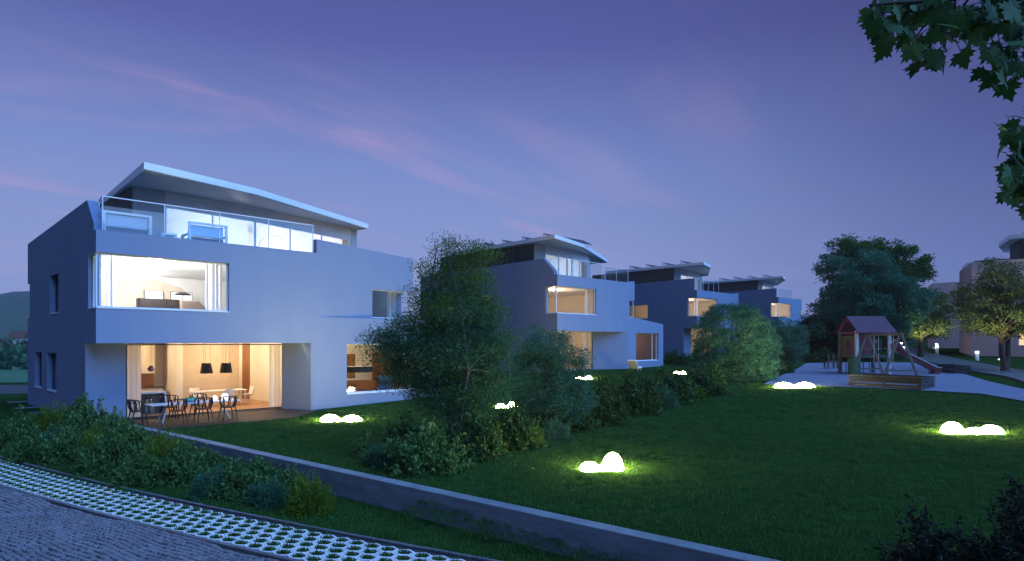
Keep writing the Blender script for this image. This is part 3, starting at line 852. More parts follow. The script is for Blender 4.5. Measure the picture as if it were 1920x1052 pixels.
# ------------------------------------------------------------------ things in and around the first house
def place(name, h, t, s, z, label, cat, group=None, rz=0):
    return empty(name, HL(h, t, s, z), EXA + rz, label, cat, group)
DECK = -.045
dk = place('terrace_deck', house1, 0, 0, 0, 'dark timber terrace deck laid in front of the dining room glass', 'deck')
for i in range(26):
    y = 1.57 - i * .145
    x1 = 8.2 + .35 * (1.57 - y) if y > 0 else 8.75 - (0 - y) * 1.1
    b = MB(); b.box(1.42, x1, y - .138, y, -.2, DECK + random.uniform(-.002, .002)); b.build('plank', 'deck_wood', dk)

def curve_pts(f, n): return [f(i / n) for i in range(n + 1)]
def garden_chair(i):
    """plastic armchair with branching openwork back"""
    c = empty('garden_chair', (0, 0, 0))
    def rim(t): a = rad(-35) + t * rad(250); return Vector((.27 * math.cos(a), .25 * math.sin(a) + .02, .74 + .08 * math.sin(min(1, max(0, t)) * PI)))
    def seat_e(t): a = rad(-35) + t * rad(250); return Vector((.215 * math.cos(a), .20 * math.sin(a), .45))
    b = MB(); b.lathe([(.0, .435), (.19, .43), (.225, .45), (.20, .462), (.0, .452)], n=18); b.build('seat', 'chair_dark', c)
    b = MB(); b.tube(curve_pts(rim, 22), .017, 6)
    for k in range(13):
        t = (k + .3) / 13; tt = t + (.035 if k % 2 else -.035)
        p, q = seat_e(t), rim(min(1, max(0, tt))); m_ = (p + q) / 2; m_ = Vector((m_.x * 1.12, m_.y * 1.12, m_.z))
        b.tube([p, m_, q], .015, 5)
        if k % 2 == 0: b.tube([m_, (m_ + rim(min(1, max(0, tt + .07)))) / 2 * 1.02, rim(min(1, max(0, tt + .08)))], .009, 5)
    b.build('backrest', 'chair_dark', c)
    for sx, sy in ((-1, -1), (1, -1), (-1, 1), (1, 1)):
        b = MB(); b.tube([(.17 * sx, .15 * sy, .45), (.21 * sx, .19 * sy, .25), (.235 * sx, .22 * sy, 0)], [.022, .018, .013], 6); b.build('leg', 'chair_dark', c)
    return c
gc = garden_chair(0)
chs = [(2.35, -1.22, PI, 'dark openwork garden chair on the lawn side of the table, next to its bare end'), (3.3, -1.16, PI, 'dark openwork garden chair in the middle of the lawn side of the table'), (4.25, -1.1, PI, 'dark openwork garden chair on the lawn side, beside the glowing table globes'),
       (2.6, .50, 0, 'dark openwork garden chair on the window side of the table, nearest the kitchen'), (3.7, .50, 0, 'dark openwork garden chair on the window side of the table, behind the teal bowl'), (1.25, -.35, PI / 2, 'dark openwork garden chair at the head of the outdoor table')]
for i, (t, s, rz, lab) in enumerate(chs):
    c = gc if i == 0 else copy_tree(gc)
    c.scale = (1.18,) * 3; c.location = HL(house1, t, s, DECK); c.rotation_euler = (0, 0, EXA + rz + random.uniform(-.12, .12)); tag(c, lab, 'chair', 'garden chairs around the outdoor table')
t_ = place('garden_table', house1, 3.3, -.32, DECK, 'long pale blue outdoor dining table on thin splayed legs', 'table')
b = MB(); b.box(-1.7, 1.6, -.45, .45, .70, .735); b.build('tabletop', 'table_white', t_, bevel=.006)
for sx in (-1.3, 1.2):
    for sy in (-1, 1):
        b = MB(); b.bar((sx * .8, 0, .69), (sx, sy * .36, 0.005), .04); b.build('leg', 'table_white', t_)
t_ = place('fruit_bowl', house1, 3.15, -.2, DECK + .736, 'teal bowl of green apples on the outdoor table', 'bowl')
b = MB(); b.lathe([(.08, 0), (.22, .05), (.30, .14), (.28, .14), (.20, .065), (0, .03)]); b.build('bowl', 'bowl_teal', t_)
for k in range(6):
    b = MB(); x, y = .13 * math.cos(k), .13 * math.sin(k); b.lathe([(0, .0), (.05, .02), (.065, .06), (.045, .105), (0, .11)], (x, y, .07), 10); b.build('apple', 'apple', t_)
def globe(t, s, r, lab):
    e = place('table_lamp', house1, t, s, DECK + .736, lab, 'lamp')
    b = MB(); b.lathe([(r * math.sin(a) + 1e-4, r * 1.0 - r * math.cos(a)) for a in np.linspace(.25, PI - .001, 12)], n=18); b.build('globe', 'lamp_globe', e)
    b = MB(); b.lathe([(0, 0), (r * .45, 0), (r * .35, .045), (0, .05)], n=14); b.build('base', 'frame', e)
globe(4.05, -.25, .10, 'smaller glowing globe lamp on the outdoor table'); globe(4.45, -.25, .135, 'larger glowing globe lamp on the outdoor table')

# curtains hang inside the glass
def hung(h, p0, p1, z0, z1, m, lab, wave=.05):
    o = curtain(None, (0, 0), (p1[0] - p0[0], p1[1] - p0[1]), z0, z1, m, wave); o.location = HL(h, p0[0], p0[1], 0); o.rotation_euler = (0, 0, EXA)
    return tag(o, lab, 'curtain')
hung(house1, (1.42, 1.85), (1.95, 1.85), .02, 2.95, 'curtain_warm', 'pale gathered curtain at the kitchen end of the dining room glass')
hung(house1, (7.25, 1.85), (7.82, 1.85), .02, 2.95, 'curtain_warm', 'pale gathered curtain at the hall end of the dining room glass')
hung(house1, (4.0, .62), (4.66, .62), 3.3, 6.28, 'curtain', 'white curtain at the right end of the upstairs corner window')
hung(house1, (.45, .62), (.75, .62), 3.3, 6.28, 'curtain', 'narrow white curtain drawn into the corner of the upstairs window')
hung(house1, (11.9, 2.4), (13.2, 2.4), 3.3, 5.1, 'curtain_blue', 'dark blue curtain inside the small upper window')
hung(house1, (13.35, 1.3), (13.9, 1.3), 3.3, 5.9, 'curtain', 'sheer white curtain at the corner of the small upper window')
hung(house1, (10.3, .5), (10.42, .5), .05, 2.95, 'curtain', 'thin white curtain beside the living room window')

# dining room, kitchen
k = place('kitchen_cabinet', house1, 1.42, -.3, 0, 'cream kitchen wall units over a brown splashback and dark worktop', 'cabinet')
b = MB(); b.box(.8, 2.45, 7.0, 7.35, 1.55, 2.95); uc = b.build('wall_unit', 'cabinet', k)
for i in range(3): b = MB(); b.box(.82 + i * .545, 1.345 + i * .545, 6.975, 6.998, 1.57, 2.93); b.build('door', 'cabinet', uc)
b = MB(); b.box(.8, 2.5, 7.352, 7.38, .9, 1.55); b.build('splashback', 'splash', k)
b = MB(); b.box(.8, 2.75, 6.72, 7.35, .86, .92); b.build('worktop', 'counter_dark', k)
b = MB(); b.box(.8, 2.7, 6.76, 7.35, .05, .858); b.build('base_unit', 'cabinet', k)
b = MB(); b.box(.35, 9.0, 7.4, 7.55, .001, 2.99); b.box
pw = panel('partition', 'plaster', house1, (.36, 7.4), (9, 7.4), rect(0, 4.8, .001, 2.99), [], .15)
panel('partition', 'plaster_beige', house1, (4.77, 6.4), (8, 6.4), rect(0, 2.96, .001, 2.99), [], .15)
panel('partition', 'plaster', house1, (4.46, 5.6), (4.76, 5.6), rect(0, .30, .001, 2.99), [], 1.7)
panel('partition', 'plaster', house1, (7.2, 10.0), (9, 10.0), rect(-.6, 1.38, .001, 2.99), [], .15)
o = MB(); o.box(-.03, 0, -.45, .45, 0, 2.97); tag(o.build('door', 'brown_wood', None, HL(house1, 8.605, 7.6, .002), EXA), 'narrow tall brown wooden door in the dining room side wall', 'door')
k = place('kitchen_island', house1, 2.4, 3.4, 0, 'dark kitchen island with white waterfall frame', 'kitchen island')
b = MB(); b.box(-.75, .85, -.4, .4, .86, .93); b.build('worktop', 'table_white', k)
b = MB(); b.box(.78, .85, -.4, .4, 0, .859); b.build('end_panel', 'table_white', k)
b = MB(); b.box(-.75, .77, -.15, .38, 0, .858); b.build('base_unit', 'island_dark', k)
k = place('bar_stool', house1, 2.5, 2.75, 0, 'black bar stool on thin metal legs at the kitchen island', 'stool')
b = MB(); b.lathe([(0, .68), (.17, .68), (.19, .71), (.17, .74), (0, .735)], n=14); b.build('seat', 'black_shade', k)
for a in range(4): b = MB(); b.tube([(.1 * math.cos(a * PI / 2 + .8), .1 * math.sin(a * PI / 2 + .8), .69), (.2 * math.cos(a * PI / 2 + .8), .2 * math.sin(a * PI / 2 + .8), 0)], .01, 5); b.build('leg', 'steel', k)
for i, (t, s, lab) in enumerate(((2.14, 2.95, 'mauve glass ball pendant nearer the curtain over the kitchen worktop'), (2.64, 3.0, 'mauve glass ball pendant nearer the white wall beyond the worktop'))):
    k = place('glass_pendant', house1, t, s, 1.79, lab, 'lamp')
    b = MB(); b.lathe([(.13 * math.sin(a) + 1e-4, .13 - .13 * math.cos(a)) for a in np.linspace(0, PI, 12)], n=16); b.build('globe', 'purple_glass', k)
    b = MB(); b.tube([(0, 0, .26), (0, 0, 1.2)], .006, 5); b.build('cord', 'cord_dark', k)
for t, s, lab in ((4.9, 3.0, 'black tapered pendant shade hanging nearer the kitchen'), (5.76, 3.0, 'black tapered pendant shade hanging nearer the hall')):
    k = place('pendant_lamp', house1, t, s, 1.64, lab, 'lamp', 'pair of black pendant shades')
    b = MB(); b.lathe([(.27, 0), (.20, .46), (.0, .46), (.0, .45), (.19, .45), (.26, 0), (.27, 0)], n=22); b.build('shade', 'black_shade', k)
    for a in range(3): b = MB(); b.tube([(.17 * math.cos(a * 2.1), .17 * math.sin(a * 2.1), .455), (.17 * math.cos(a * 2.1), .17 * math.sin(a * 2.1), 1.35)], .005, 4); b.build('cord', 'cord_dark', k)
k = place('dining_table', house1, 5.9, 4.5, 0, 'pale indoor dining table below the black pendants', 'table')
b = MB(); b.box(-1.2, 1.3, -.42, .42, .72, .75); b.build('tabletop', 'shell_white', k)
for sx in (-1.1, 1.2):
    for sy in (-.35, .35): b = MB(); b.bar((sx, sy, .72), (sx, sy, 0), .04); b.build('leg', 'shell_white', k)
def shell_chair(t, s, rz, lab):
    c = place('shell_chair', house1, t, s, 0, lab, 'chair', 'white shell chairs in the dining room', rz)
    b = MB(); vs = []; n_ = 10; m_ = 8
    for i in range(m_ + 1):
        f = i / m_
        for j in range(n_ + 1):
            g = j / n_ * 2 - 1
            if f < .5: y = -.2 + f * .8; z = .45 + .06 * g * g
            else: y = .2 + (f - .5) * .18 - .10 * g * g; z = .45 + (f - .5) * .8
            vs.append((g * (.23 - .05 * max(0, f - .6)), y, z))
    b.add(vs, [(i * (n_ + 1) + j, i * (n_ + 1) + j + 1, (i + 1) * (n_ + 1) + j + 1, (i + 1) * (n_ + 1) + j) for i in range(m_) for j in range(n_)], True)
    o = b.build('shell', 'shell_white', c); md = o.modifiers.new('s', 'SOLIDIFY'); md.thickness = .015
    for sx in (-1, 1):
        for sy in (-1, 1): b = MB(); b.tube([(.12 * sx, .1 * sy, .44), (.2 * sx, .2 * sy, 0)], .011, 5); b.build('leg', 'steel', c)
shell_chair(5.2, 5.2, 0, 'white shell chair at the indoor table, on the kitchen side'); shell_chair(6.2, 3.9, PI, 'white shell chair on the garden side of the indoor table'); shell_chair(7.4, 4.5, -PI / 2, 'white shell chair at the hall end of the indoor table')

# living room seen through the wide lower window
k = place('drum_pendant', house1, 12.4, 2.6, 1.47, 'dark drum-shaped pendant on three slanting cables in the living room', 'lamp')
b = MB(); b.lathe([(.76, 0), (.76, .3), (.73, .3), (.73, 0), (.76, 0)], n=30); b.build('drum', 'black_shade', k)
for a in range(3): b = MB(); b.tube([(.74 * math.cos(a * 2.1 + .4), .74 * math.sin(a * 2.1 + .4), .3), (0, 0, 1.52)], .006, 4); b.build('cable', 'cord_dark', k)
k = place('curved_sofa', house1, 13.4, 4.4, 0, 'brown leather sofa with a wraparound back', 'sofa')
for nm, r0, r1, z0, z1 in (('seat', .15, 1.1, .12, .42), ('backrest', 1.1, 1.28, .12, .86)):
    b = MB(); n_ = 18; A = [rad(-8) + i / n_ * rad(196) for i in range(n_ + 1)]
    vs = [(r * math.cos(a), r * .75 * math.sin(a), z) for a in A for r, z in ((r0, z0), (r1, z0), (r1, z1), (r0, z1))]
    b.add(vs, [(4 * i + j, 4 * i + (j + 1) % 4, 4 * i + 4 + (j + 1) % 4, 4 * i + 4 + j) for i in range(n_) for j in range(4)] + [(3, 2, 1, 0), tuple(4 * n_ + j for j in range(4))])
    b.build(nm, 'sofa_brown', k)
k = place('wing_armchair', house1, 13.7, 2.0, 0, 'blue-grey patterned wing armchair with flared back', 'armchair', rz=rad(-35))
b = MB(); pr = [(-.30, .38), (-.34, .55), (-.26, .75), (-.28, .95), (-.40, 1.12), (-.42, 1.24), (.42, 1.24), (.40, 1.12), (.28, .95), (.26, .75), (.34, .55), (.30, .38)]
b.add([(x, .26 - .14 * (abs(x) > .25) * (z > .9), z) for x, z in pr] + [(x, .36, z) for x, z in pr], [tuple(range(12)), tuple(range(23, 11, -1))] + [(i, i + 12, (i + 1) % 12 + 12, (i + 1) % 12) for i in range(12)]); b.build('backrest', 'armchair_blue', k)
b = MB(); b.box(-.32, .32, -.32, .27, .26, .44); b.build('seat', 'armchair_blue', k, bevel=.04)
for sx in (-1, 1): b = MB(); b.box(sx * .35 - .05, sx * .35 + .05, -.28, .3, .26, .62); b.build('armrest', 'armchair_blue', k, bevel=.03)
for sx in (-1, 1):
    for sy in (-1, 1): b = MB(); b.tube([(.25 * sx, .24 * sy, .27), (.28 * sx, .28 * sy, 0)], [.025, .015], 6); b.build('leg', 'brown_wood', k)
def picture(h, t, s, z, w, hh, m, lab, rz=0):
    k = place('picture', h, t, s, z, lab, 'picture', rz=rz)
    b = MB(); b.box(-w / 2, w / 2, -.03, 0, 0, hh); b.build('frame', 'frame_dark', k)
    b = MB(); b.box(-w / 2 + .03, w / 2 - .03, -.036, -.0305, .03, hh - .03); b.build('canvas', m, k)
picture(house1, 14.05, 6.19, .95, .75, 1.4, 'picture_art', 'orange abstract picture on the living room wall')
k = place('bookcase', house1, 15.60, 4.7, 0, 'tall brown wooden bookcase in the living room', 'bookcase', rz=-PI / 2)
for i in range(3): b = MB(); b.box(-.9 + i * .9 - .03, -.9 + i * .9 + .03, -.35, 0.15, 0, 2.4); b.build('upright', 'brown_wood', k)
for i in range(6): b = MB(); b.box(-.87, .87, -.34, .14, .05 + i * .46, .09 + i * .46); b.build('shelf', 'brown_wood', k)
b = MB(); b.box(-.93, .93, .152, .18, 0, 2.4); b.build('back_panel', 'brown_wood', k)
k = place('side_table', house1, 11.3, 1.1, 0, 'low dark round table behind the living room window', 'table')
b = MB(); b.lathe([(0, .60), (.3, .60), (.3, .63), (0, .63)], n=18); b.build('top', 'sideboard', k); b = MB(); b.lathe([(.16, 0), (.03, .03), (.03, .6)], n=10); b.build('base', 'sideboard', k)
k = place('wine_bottle', house1, 11.3, 1.05, .631, 'dark green wine bottle on the low round table', 'bottle'); b = MB(); b.lathe([(0, 0), (.04, 0), (.04, .2), (.015, .26), (.015, .33), (0, .33)], n=12); b.build('glass', 'bottle', k)
b = MB(); b.lathe([(.041, .06), (.041, .16)], n=12); b.build('paper_band', 'picture_white', k)

# upstairs corner room
panel('partition', 'plaster_beige', house1, (.5, 5.2), (5, 5.2), [(-.1, 3.3), (4.4, 3.3), (4.4, 5.3), (4.0, 5.62), (3.7, 5.65), (3.6, 5.75), (3.3, 5.8), (3.1, 5.92), (-.1, 5.88)], [], .15)
panel('partition', 'ceiling_white', house1, (.4, 8), (9, 8), rect(0, 7.9, 3.29, 6.29), [], .15)
k = place('sideboard', house1, 3.0, 3.2, 3.29, 'dark brown tall sideboard in the upstairs corner room', 'sideboard')
b = MB(); b.box(-.8, .75, -.22, .22, .06, 1.60); b.build('body', 'sideboard', k)
for i in range(3): b = MB(); b.box(-.78 + i * .515, -.29 + i * .515, -.245, -.222, .08, 1.58); b.build('door', 'sideboard', k)
k = place('sofa', house1, 4.22, 3.2, 3.29, 'tan fabric chaise with sloping end in the upstairs corner room', 'sofa')
b = MB(); b.add([(x, y, z) for y in (-.4, .4) for x, z in ((-.45, .1), (.65, .1), (.65, 1.20), (.30, 1.55), (-.45, 1.55))], [(0, 1, 2, 3, 4), (9, 8, 7, 6, 5)] + [(i, 5 + i, 5 + (i + 1) % 5, (i + 1) % 5) for i in range(5)]); b.build('body', 'fabric_tan', k, bevel=.05)
b = MB(); b.box(-.4, .6, -.38, .38, .0, .09); b.build('plinth', 'sideboard', k)
picture(house1, 3.33, 5.0, 4.95, .8, .42, 'picture_white', 'wide white canvas above the dark sideboard'); picture(house1, 4.5, 5.0, 4.95, .95, .42, 'picture_white', 'pale blue-white canvas above the tan chaise')
k = place('floor_lamp', house1, 4.2, 3.9, 3.29, 'arched floor lamp with a wide shallow dark shade upstairs', 'lamp')
b = MB(); b.lathe([(.36, 0), (.30, .05), (.05, .11), (0, .11)], (0, 0, 1.88), 20); b.build('shade', 'black_shade', k); b = MB(); b.tube([(0, 0, 0), (0, 0, 1.9)], .014, 6); b.build('stem', 'black_shade', k); b = MB(); b.lathe([(0, .03), (.18, .03), (.18, 0)], n=14); b.build('base', 'black_shade', k)

# roof terrace seats
def lounge(h, t, s, z, lab, w=1.25, rz=0):
    k = place('terrace_armchair', h, t, s, z, lab, 'armchair', 'white-framed armchairs on the roof terrace', rz)
    b = MB()
    for sx in (-1, 1):
        for y in (-.42, .42): b.box(sx * w / 2 - .05, sx * w / 2 + .05, y - .04, y + .04, 0, 1.08 if y < 0 else .62)
        b.box(sx * w / 2 - .05, sx * w / 2 + .05, -.38, .38, .56, .62)
    b.box(-w / 2 + .05, w / 2 - .05, -.46, -.38, 1.0, 1.08); b.box(-w / 2 + .05, w / 2 - .05, -.38, .42, .26, .30); b.build('frame', 'roof_white', k)
    b = MB(); b.box(-w / 2 + .07, w / 2 - .07, -.36, .44, .30, .48); b.build('seat_cushion', 'cushion_dark', k, bevel=.03)
    b = MB(); b.box(-w / 2 + .08, w / 2 - .08, -.37, -.22, .50, .98); b.build('back_cushion', 'cushion_blue', k, bevel=.04)
lounge(house1, 1.15, .95, 6.855, 'white-framed terrace armchair behind the wire net', 1.55, rad(0)); lounge(house1, 4.1, 1.0, 6.855, 'white-framed terrace armchair behind the glass rail', 1.45)
k = place('terrace_table', house1, 2.75, 1.3, 6.855, 'low white table between the two terrace armchairs', 'table')
b = MB(); b.box(-.3, .3, -.3, .3, .5, .56); b.build('top', 'roof_white', k)
for sx in (-.26, .26):
    for sy in (-.26, .26): b = MB(); b.box(sx - .03, sx + .03, sy - .03, sy + .03, 0, .5); b.build('leg', 'roof_white', k)
k = place('terrace_hoop', house1, 7.75, 2.4, 6.855, 'thin upright hoop over a shallow round dish on the roof terrace', 'chair')
b = MB(); b.tube([(.75 * math.cos(a), 0, .5 + .75 * math.sin(a)) for a in np.linspace(rad(-41), rad(221), 40)], .012, 5); b.build('hoop', 'frame', k)  # open arc of thin tube, its ends at terrace floor level
b = MB(); b.lathe([(0, .06), (.3, .08), (.5, .2), (.48, .21), (.28, .11), (0, .09)], n=20); b.build('seat', 'cushion_blue', k)
# stepping stones by the flank
for i, (x, y) in enumerate(((34, 754), (50, 765), (78, 774))):
    p = G(x, y); b = MB(); w = .75
    b.prism([(-w * .6, -.3), (w * .6, -.28), (w * .58, .3), (-w * .62, .28)], -.1, .03)
    tag(b.build('stepping_stone', 'kerb_stone', None, p, EXA + .1 * i, bevel=.01), ('grey stepping stone next to the road', 'middle grey stepping stone beside the house flank', 'grey stepping stone closest to the shrubs')[i], 'stone', 'stepping stones by the house')
# lounger at the second house
k = place('sun_lounger', house2, 7.0, -2.0, -.1, 'white sun lounger on the lawn by the recessed porch', 'sun lounger', rz=rad(20))
b = MB(); b.add([(x, y, z) for y in (-.35, .35) for x, z in ((-1, .9), (-.3, .3), (.9, .34), (.9, .24), (-.32, .2), (-1.06, .84))], [(0, 1, 4, 5), (1, 2, 3, 4), (11, 10, 7, 6), (10, 9, 8, 7), (0, 6, 7, 1), (1, 7, 8, 2), (5, 4, 10, 11), (4, 3, 9, 10), (0, 5, 11, 6), (2, 8, 9, 3)]); b.build('mattress', 'roof_white', k)
for x in (-.3, .8):
    for y in (-.3, .3): b = MB(); b.box(x - .02, x + .02, y - .02, y + .02, -.1, .25); b.build('leg', 'frame', k)
for hh, lab in ((house2, 'dark lounge seat on the roof terrace behind the tall garden tree'), (house3, 'pale lounge seat on the roof terrace behind the large rounded bush')):
    k = place('terrace_lounger', hh, 1.6, 1.3, 6.625, lab, 'sun lounger'); b = MB(); b.box(-.9, .9, -.35, .35, .25, .38); b.build('seat', 'cushion_dark' if hh is house2 else 'cushion_blue', k)
    b = MB(); b.add([(x, y, z) for y in (-.35, .35) for x, z in ((-.9, .38), (-.3, .38), (-.9, 1.15), (-1.02, 1.1))], [(0, 1, 2, 3), (7, 6, 5, 4), (1, 5, 6, 2), (2, 6, 7, 3), (3, 7, 4, 0), (0, 4, 5, 1)]); b.build('backrest', 'cushion_dark' if hh is house2 else 'cushion_blue', k)
    for x in (-.8, .8): b = MB(); b.box(x - .03, x + .03, -.33, .33, 0, .25); b.build('leg', 'frame', k)
hung(house2, (4.0, .6), (4.6, .6), 3.3, 6.25, 'curtain', 'white curtain at the right of the second house corner window')
hung(house2, (5.4, 1.9), (6.1, 1.9), .02, 2.95, 'curtain', 'white curtain beside the porch glass of the second house')
hung(house3, (.5, .6), (1.3, .6), 3.3, 6.25, 'curtain', 'white curtain in the corner window above the large rounded bush')
hung(house4, (.5, .6), (1.2, .6), 3.3, 6.25, 'curtain', 'white curtain in the most distant corner window')
for h_, t0, t1, s0 in ((house2, .36, 8, 8.6), (house3, .36, 8, 5.5), (house4, .36, 7, 5.5)):
    panel('partition', 'plaster_beige' if h_ is house2 else 'plaster', h_, (t0, s0), (t1, s0), rect(0, t1 - t0, 3.29, 6.29), [], .15)
    panel('partition', 'plaster_beige', h_, (t0, 6.5), (t1, 6.5), rect(0, t1 - t0, .002, 2.99), [], .15)
panel('partition', 'plaster', house2, (.36, 6.0), (.36 + 5, 6.0), rect(0, 4.3, 3.292, 6.285), [], .12)

# ------------------------------------------------------------------ glowing garden lamps: soft pebble forms
def pebble_lamp(px, py, bumps, lab, width, power=0):
    p = G(px, py); e = empty('garden_lamp', p, 0, lab, 'lamp', 'glowing pebble lamps on the lawn')
    nx, ny = 84, 44; W_ = width; vs = []; fs = []
    for j in range(ny):
        for i in range(nx):
            x = (i / (nx - 1) - .5) * W_ * 1.15; y = (j / (ny - 1) - .5) * W_ * .62
            s_ = 0
            for bx, by, r, h in bumps:
                q = math.hypot((x - bx * W_) / (r * W_), (y - by * W_) / (r * W_ * .95))
                dome = h * math.sqrt(max(0, 1 - q * q)) if q < 1 else 0
                s_ = max(s_, dome)
            br = 0                                    # low bridges between neighbouring humps
            for (ax, ay, ar, ah), (bx, by, r, h) in zip(bumps[:-1], bumps[1:]):
                t = min(1, max(0, ((x / W_ - ax) * (bx - ax) + (y / W_ - ay) * (by - ay)) / ((bx - ax) ** 2 + (by - ay) ** 2)))
                q = math.hypot(x / W_ - ax - t * (bx - ax), y / W_ - ay - t * (by - ay)) / (.75 * min(ar, r))
                hh = (ah * (1 - t) + h * t) * (.38 + .62 * (2 * t - 1) ** 2) * .98
                if q < 1: br = max(br, hh * math.sqrt(1 - q * q))
            s_ = max(s_, br)
            vs.append((x, y, s_ * W_ - .02))
    for j in range(ny - 1):
        for i in range(nx - 1):
            q = (j * nx + i, j * nx + i + 1, (j + 1) * nx + i + 1, (j + 1) * nx + i)
            if max(vs[k][2] for k in q) > -.015: fs.append(q)
    b = MB(); b.add([(x, y, max(z, -.03)) for x, y, z in vs], fs, True); o = b.build('diffuser', 'lamp_glow', e); md = o.modifiers.new('smooth', 'SMOOTH'); md.factor = .5; md.iterations = 6
    b = MB(); b.lathe([(W_ * .16, -.06), (W_ * .16, -.035), (0, -.035)], n=16); b.build('base', 'frame', e)
    return e
pebble_lamp(640, 789, [(-.28, 0, .24, .165), (.26, 0, .24, .145)], 'glowing two-humped pebble lamp on the lawn before the first house', 1.6)
pebble_lamp(1127, 881, [(-.24, -.05, .21, .19), (.24, .04, .22, .36)], 'glowing pebble lamp with one low and one tall hump, between hedge and retaining wall', 1.2)
pebble_lamp(1490, 726, [(-.27, 0, .24, .13), (.26, 0, .24, .13)], 'glowing two-humped pebble lamp at the edge of the playground gravel', 2.1)
pebble_lamp(1826, 812, [(-.36, .02, .18, .20), (.02, 0, .16, .10), (.30, 0, .19, .145)], 'glowing three-humped pebble lamp alone on the open lawn', 1.85)
pebble_lamp(950, 764, [(-.25, 0, .22, .16), (.25, 0, .22, .26)], 'glowing pebble lamp half hidden behind the pale shrub tree', 1.1)
pebble_lamp(1095, 711, [(-.25, 0, .22, .16), (.25, 0, .22, .22)], 'small glowing pebble lamp by the sun lounger of the second house', 1.15)
pebble_lamp(1274, 701, [(-.2, 0, .25, .2), (.25, 0, .22, .2)], 'small glowing pebble lamp behind the far end of the hedge', .95)

# ------------------------------------------------------------------ houses across the paved path
def block(name, lab, foot, z0, ztop, roofpts, zr, wins, m='render_pink'):
    """foot: plan polygon in world metres"""
    c = Vector((sum(p[0] for p in foot) / len(foot), sum(p[1] for p in foot) / len(foot)))
    h = empty(name, (c.x, c.y, z0), 0, lab, 'house', 'houses across the paved path')
    loc = lambda p: (p[0] - c.x, p[1] - c.y)
    n = len(foot); F = [loc(p) for p in foot]
    for i in range(n):
        a, b_ = F[i], F[(i + 1) % n]; L_ = math.dist(a, b_)
        ho = [w for w in wins if w[0] == i]
        panel('wall', m, h, a, b_, rect(.002, L_ - .002, -1, ztop), [rect(w[1], w[2], w[3], w[4]) for w in ho], .3)
        for w in ho:
            wo = window(h, a, b_, w[1], w[2], w[3], w[4], inset=.12, fw=.07, mull=[w[1] + (w[2] - w[1]) * .45])
            d = Vector((b_[0] - a[0], b_[1] - a[1])).normalized(); nn = Vector((-d.y, d.x))
            q0 = Vector(a) + d * (w[1] - .1) + nn * .5; q1 = Vector(a) + d * (w[2] + .1) + nn * .5
            curtain(wo, tuple(q0), tuple(q1), w[3] - .05, w[4] + .05, 'lit_window', .04, name='lit_blind')
    b = MB(); b.prism([( x * .985, y * .985) for x, y in F], ztop - .5, ztop - .2); b.build('terrace_slab', 'terrace_floor', h)
    R = [loc(p) for p in roofpts]; cm_ = (sum(p[0] for p in R) / len(R), sum(p[1] for p in R) / len(R))
    In = [(cm_[0] + (p[0] - cm_[0]) * .80, cm_[1] + (p[1] - cm_[1]) * .80) for p in R]
    for i in range(len(In)):
        a, b_ = In[i], In[(i + 1) % len(In)]
        pp = panel('penthouse_wall', 'cladding', h, a, b_, rect(0.002, math.dist(a, b_) - .002, ztop - .21, zr), [], .2)
        boards(pp, a, b_, ztop - .2, zr, .22, .03, parts=False)
    b = MB(); b.prism(R, zr, zr + .4); rf = b.build('roof', 'roof_white', h)
    b = MB(); b.prism([(cm_[0] + (p[0] - cm_[0]) * .75, cm_[1] + (p[1] - cm_[1]) * .75) for p in R], zr + .401, zr + .65); b.build('roof_upstand', 'solar', rf)
    return h
EXv, EYv = Vector((.7041, .7101)), Vector((-.7101, .7041))
C1 = Vector(((1822 - CX) / FPX * 63, 63)); fd = Vector((.48, .88)).normalized()
z1g = ground(C1.x, C1.y)
bk = C1 - EYv * 12
foot1 = [tuple(C1), tuple(C1 - EYv * 13), tuple(C1 - EYv * 13 + EXv * 14), tuple(C1 + fd * 9.0 + EXv * 9), tuple(C1 + fd * 9.0)]
rc = C1 - EYv * 2.9 + EXv * 1.0
roof1 = [tuple(rc), tuple(rc - EYv * 10), tuple(rc - EYv * 10 + EXv * 9), tuple(rc + fd * 7 + EXv * 5), tuple(rc + fd * 6)]
block('house', 'beige-grey house nearest the pebble-lit lawn across the path, behind the forked tree', foot1, z1g, 9.2, roof1, 11.3, [(0, 3.6, 6.6, 1.0, 2.6)])
C2 = Vector(((1748 - CX) / FPX * 84, 84)); z2g = ground(C2.x, C2.y)
foot2 = [tuple(C2), tuple(C2 - EYv * 9.0), tuple(C2 - EYv * 9.0 + EXv * 10), tuple(C2 + fd * 6 + EXv * 7), tuple(C2 + fd * 6)]
rc = C2 - EYv * 3.6 + EXv * 1.2
roof2 = [tuple(rc), tuple(rc - EYv * 7), tuple(rc - EYv * 7 + EXv * 7), tuple(rc + fd * 6 + EXv * 4), tuple(rc + fd * 5)]
block('house', 'farther beige-grey house across the path with one lit window beside the round tree', foot2, z2g, 8.5, roof2, 10.6, [(0, 3.2, 4.9, .75, 2.5)])

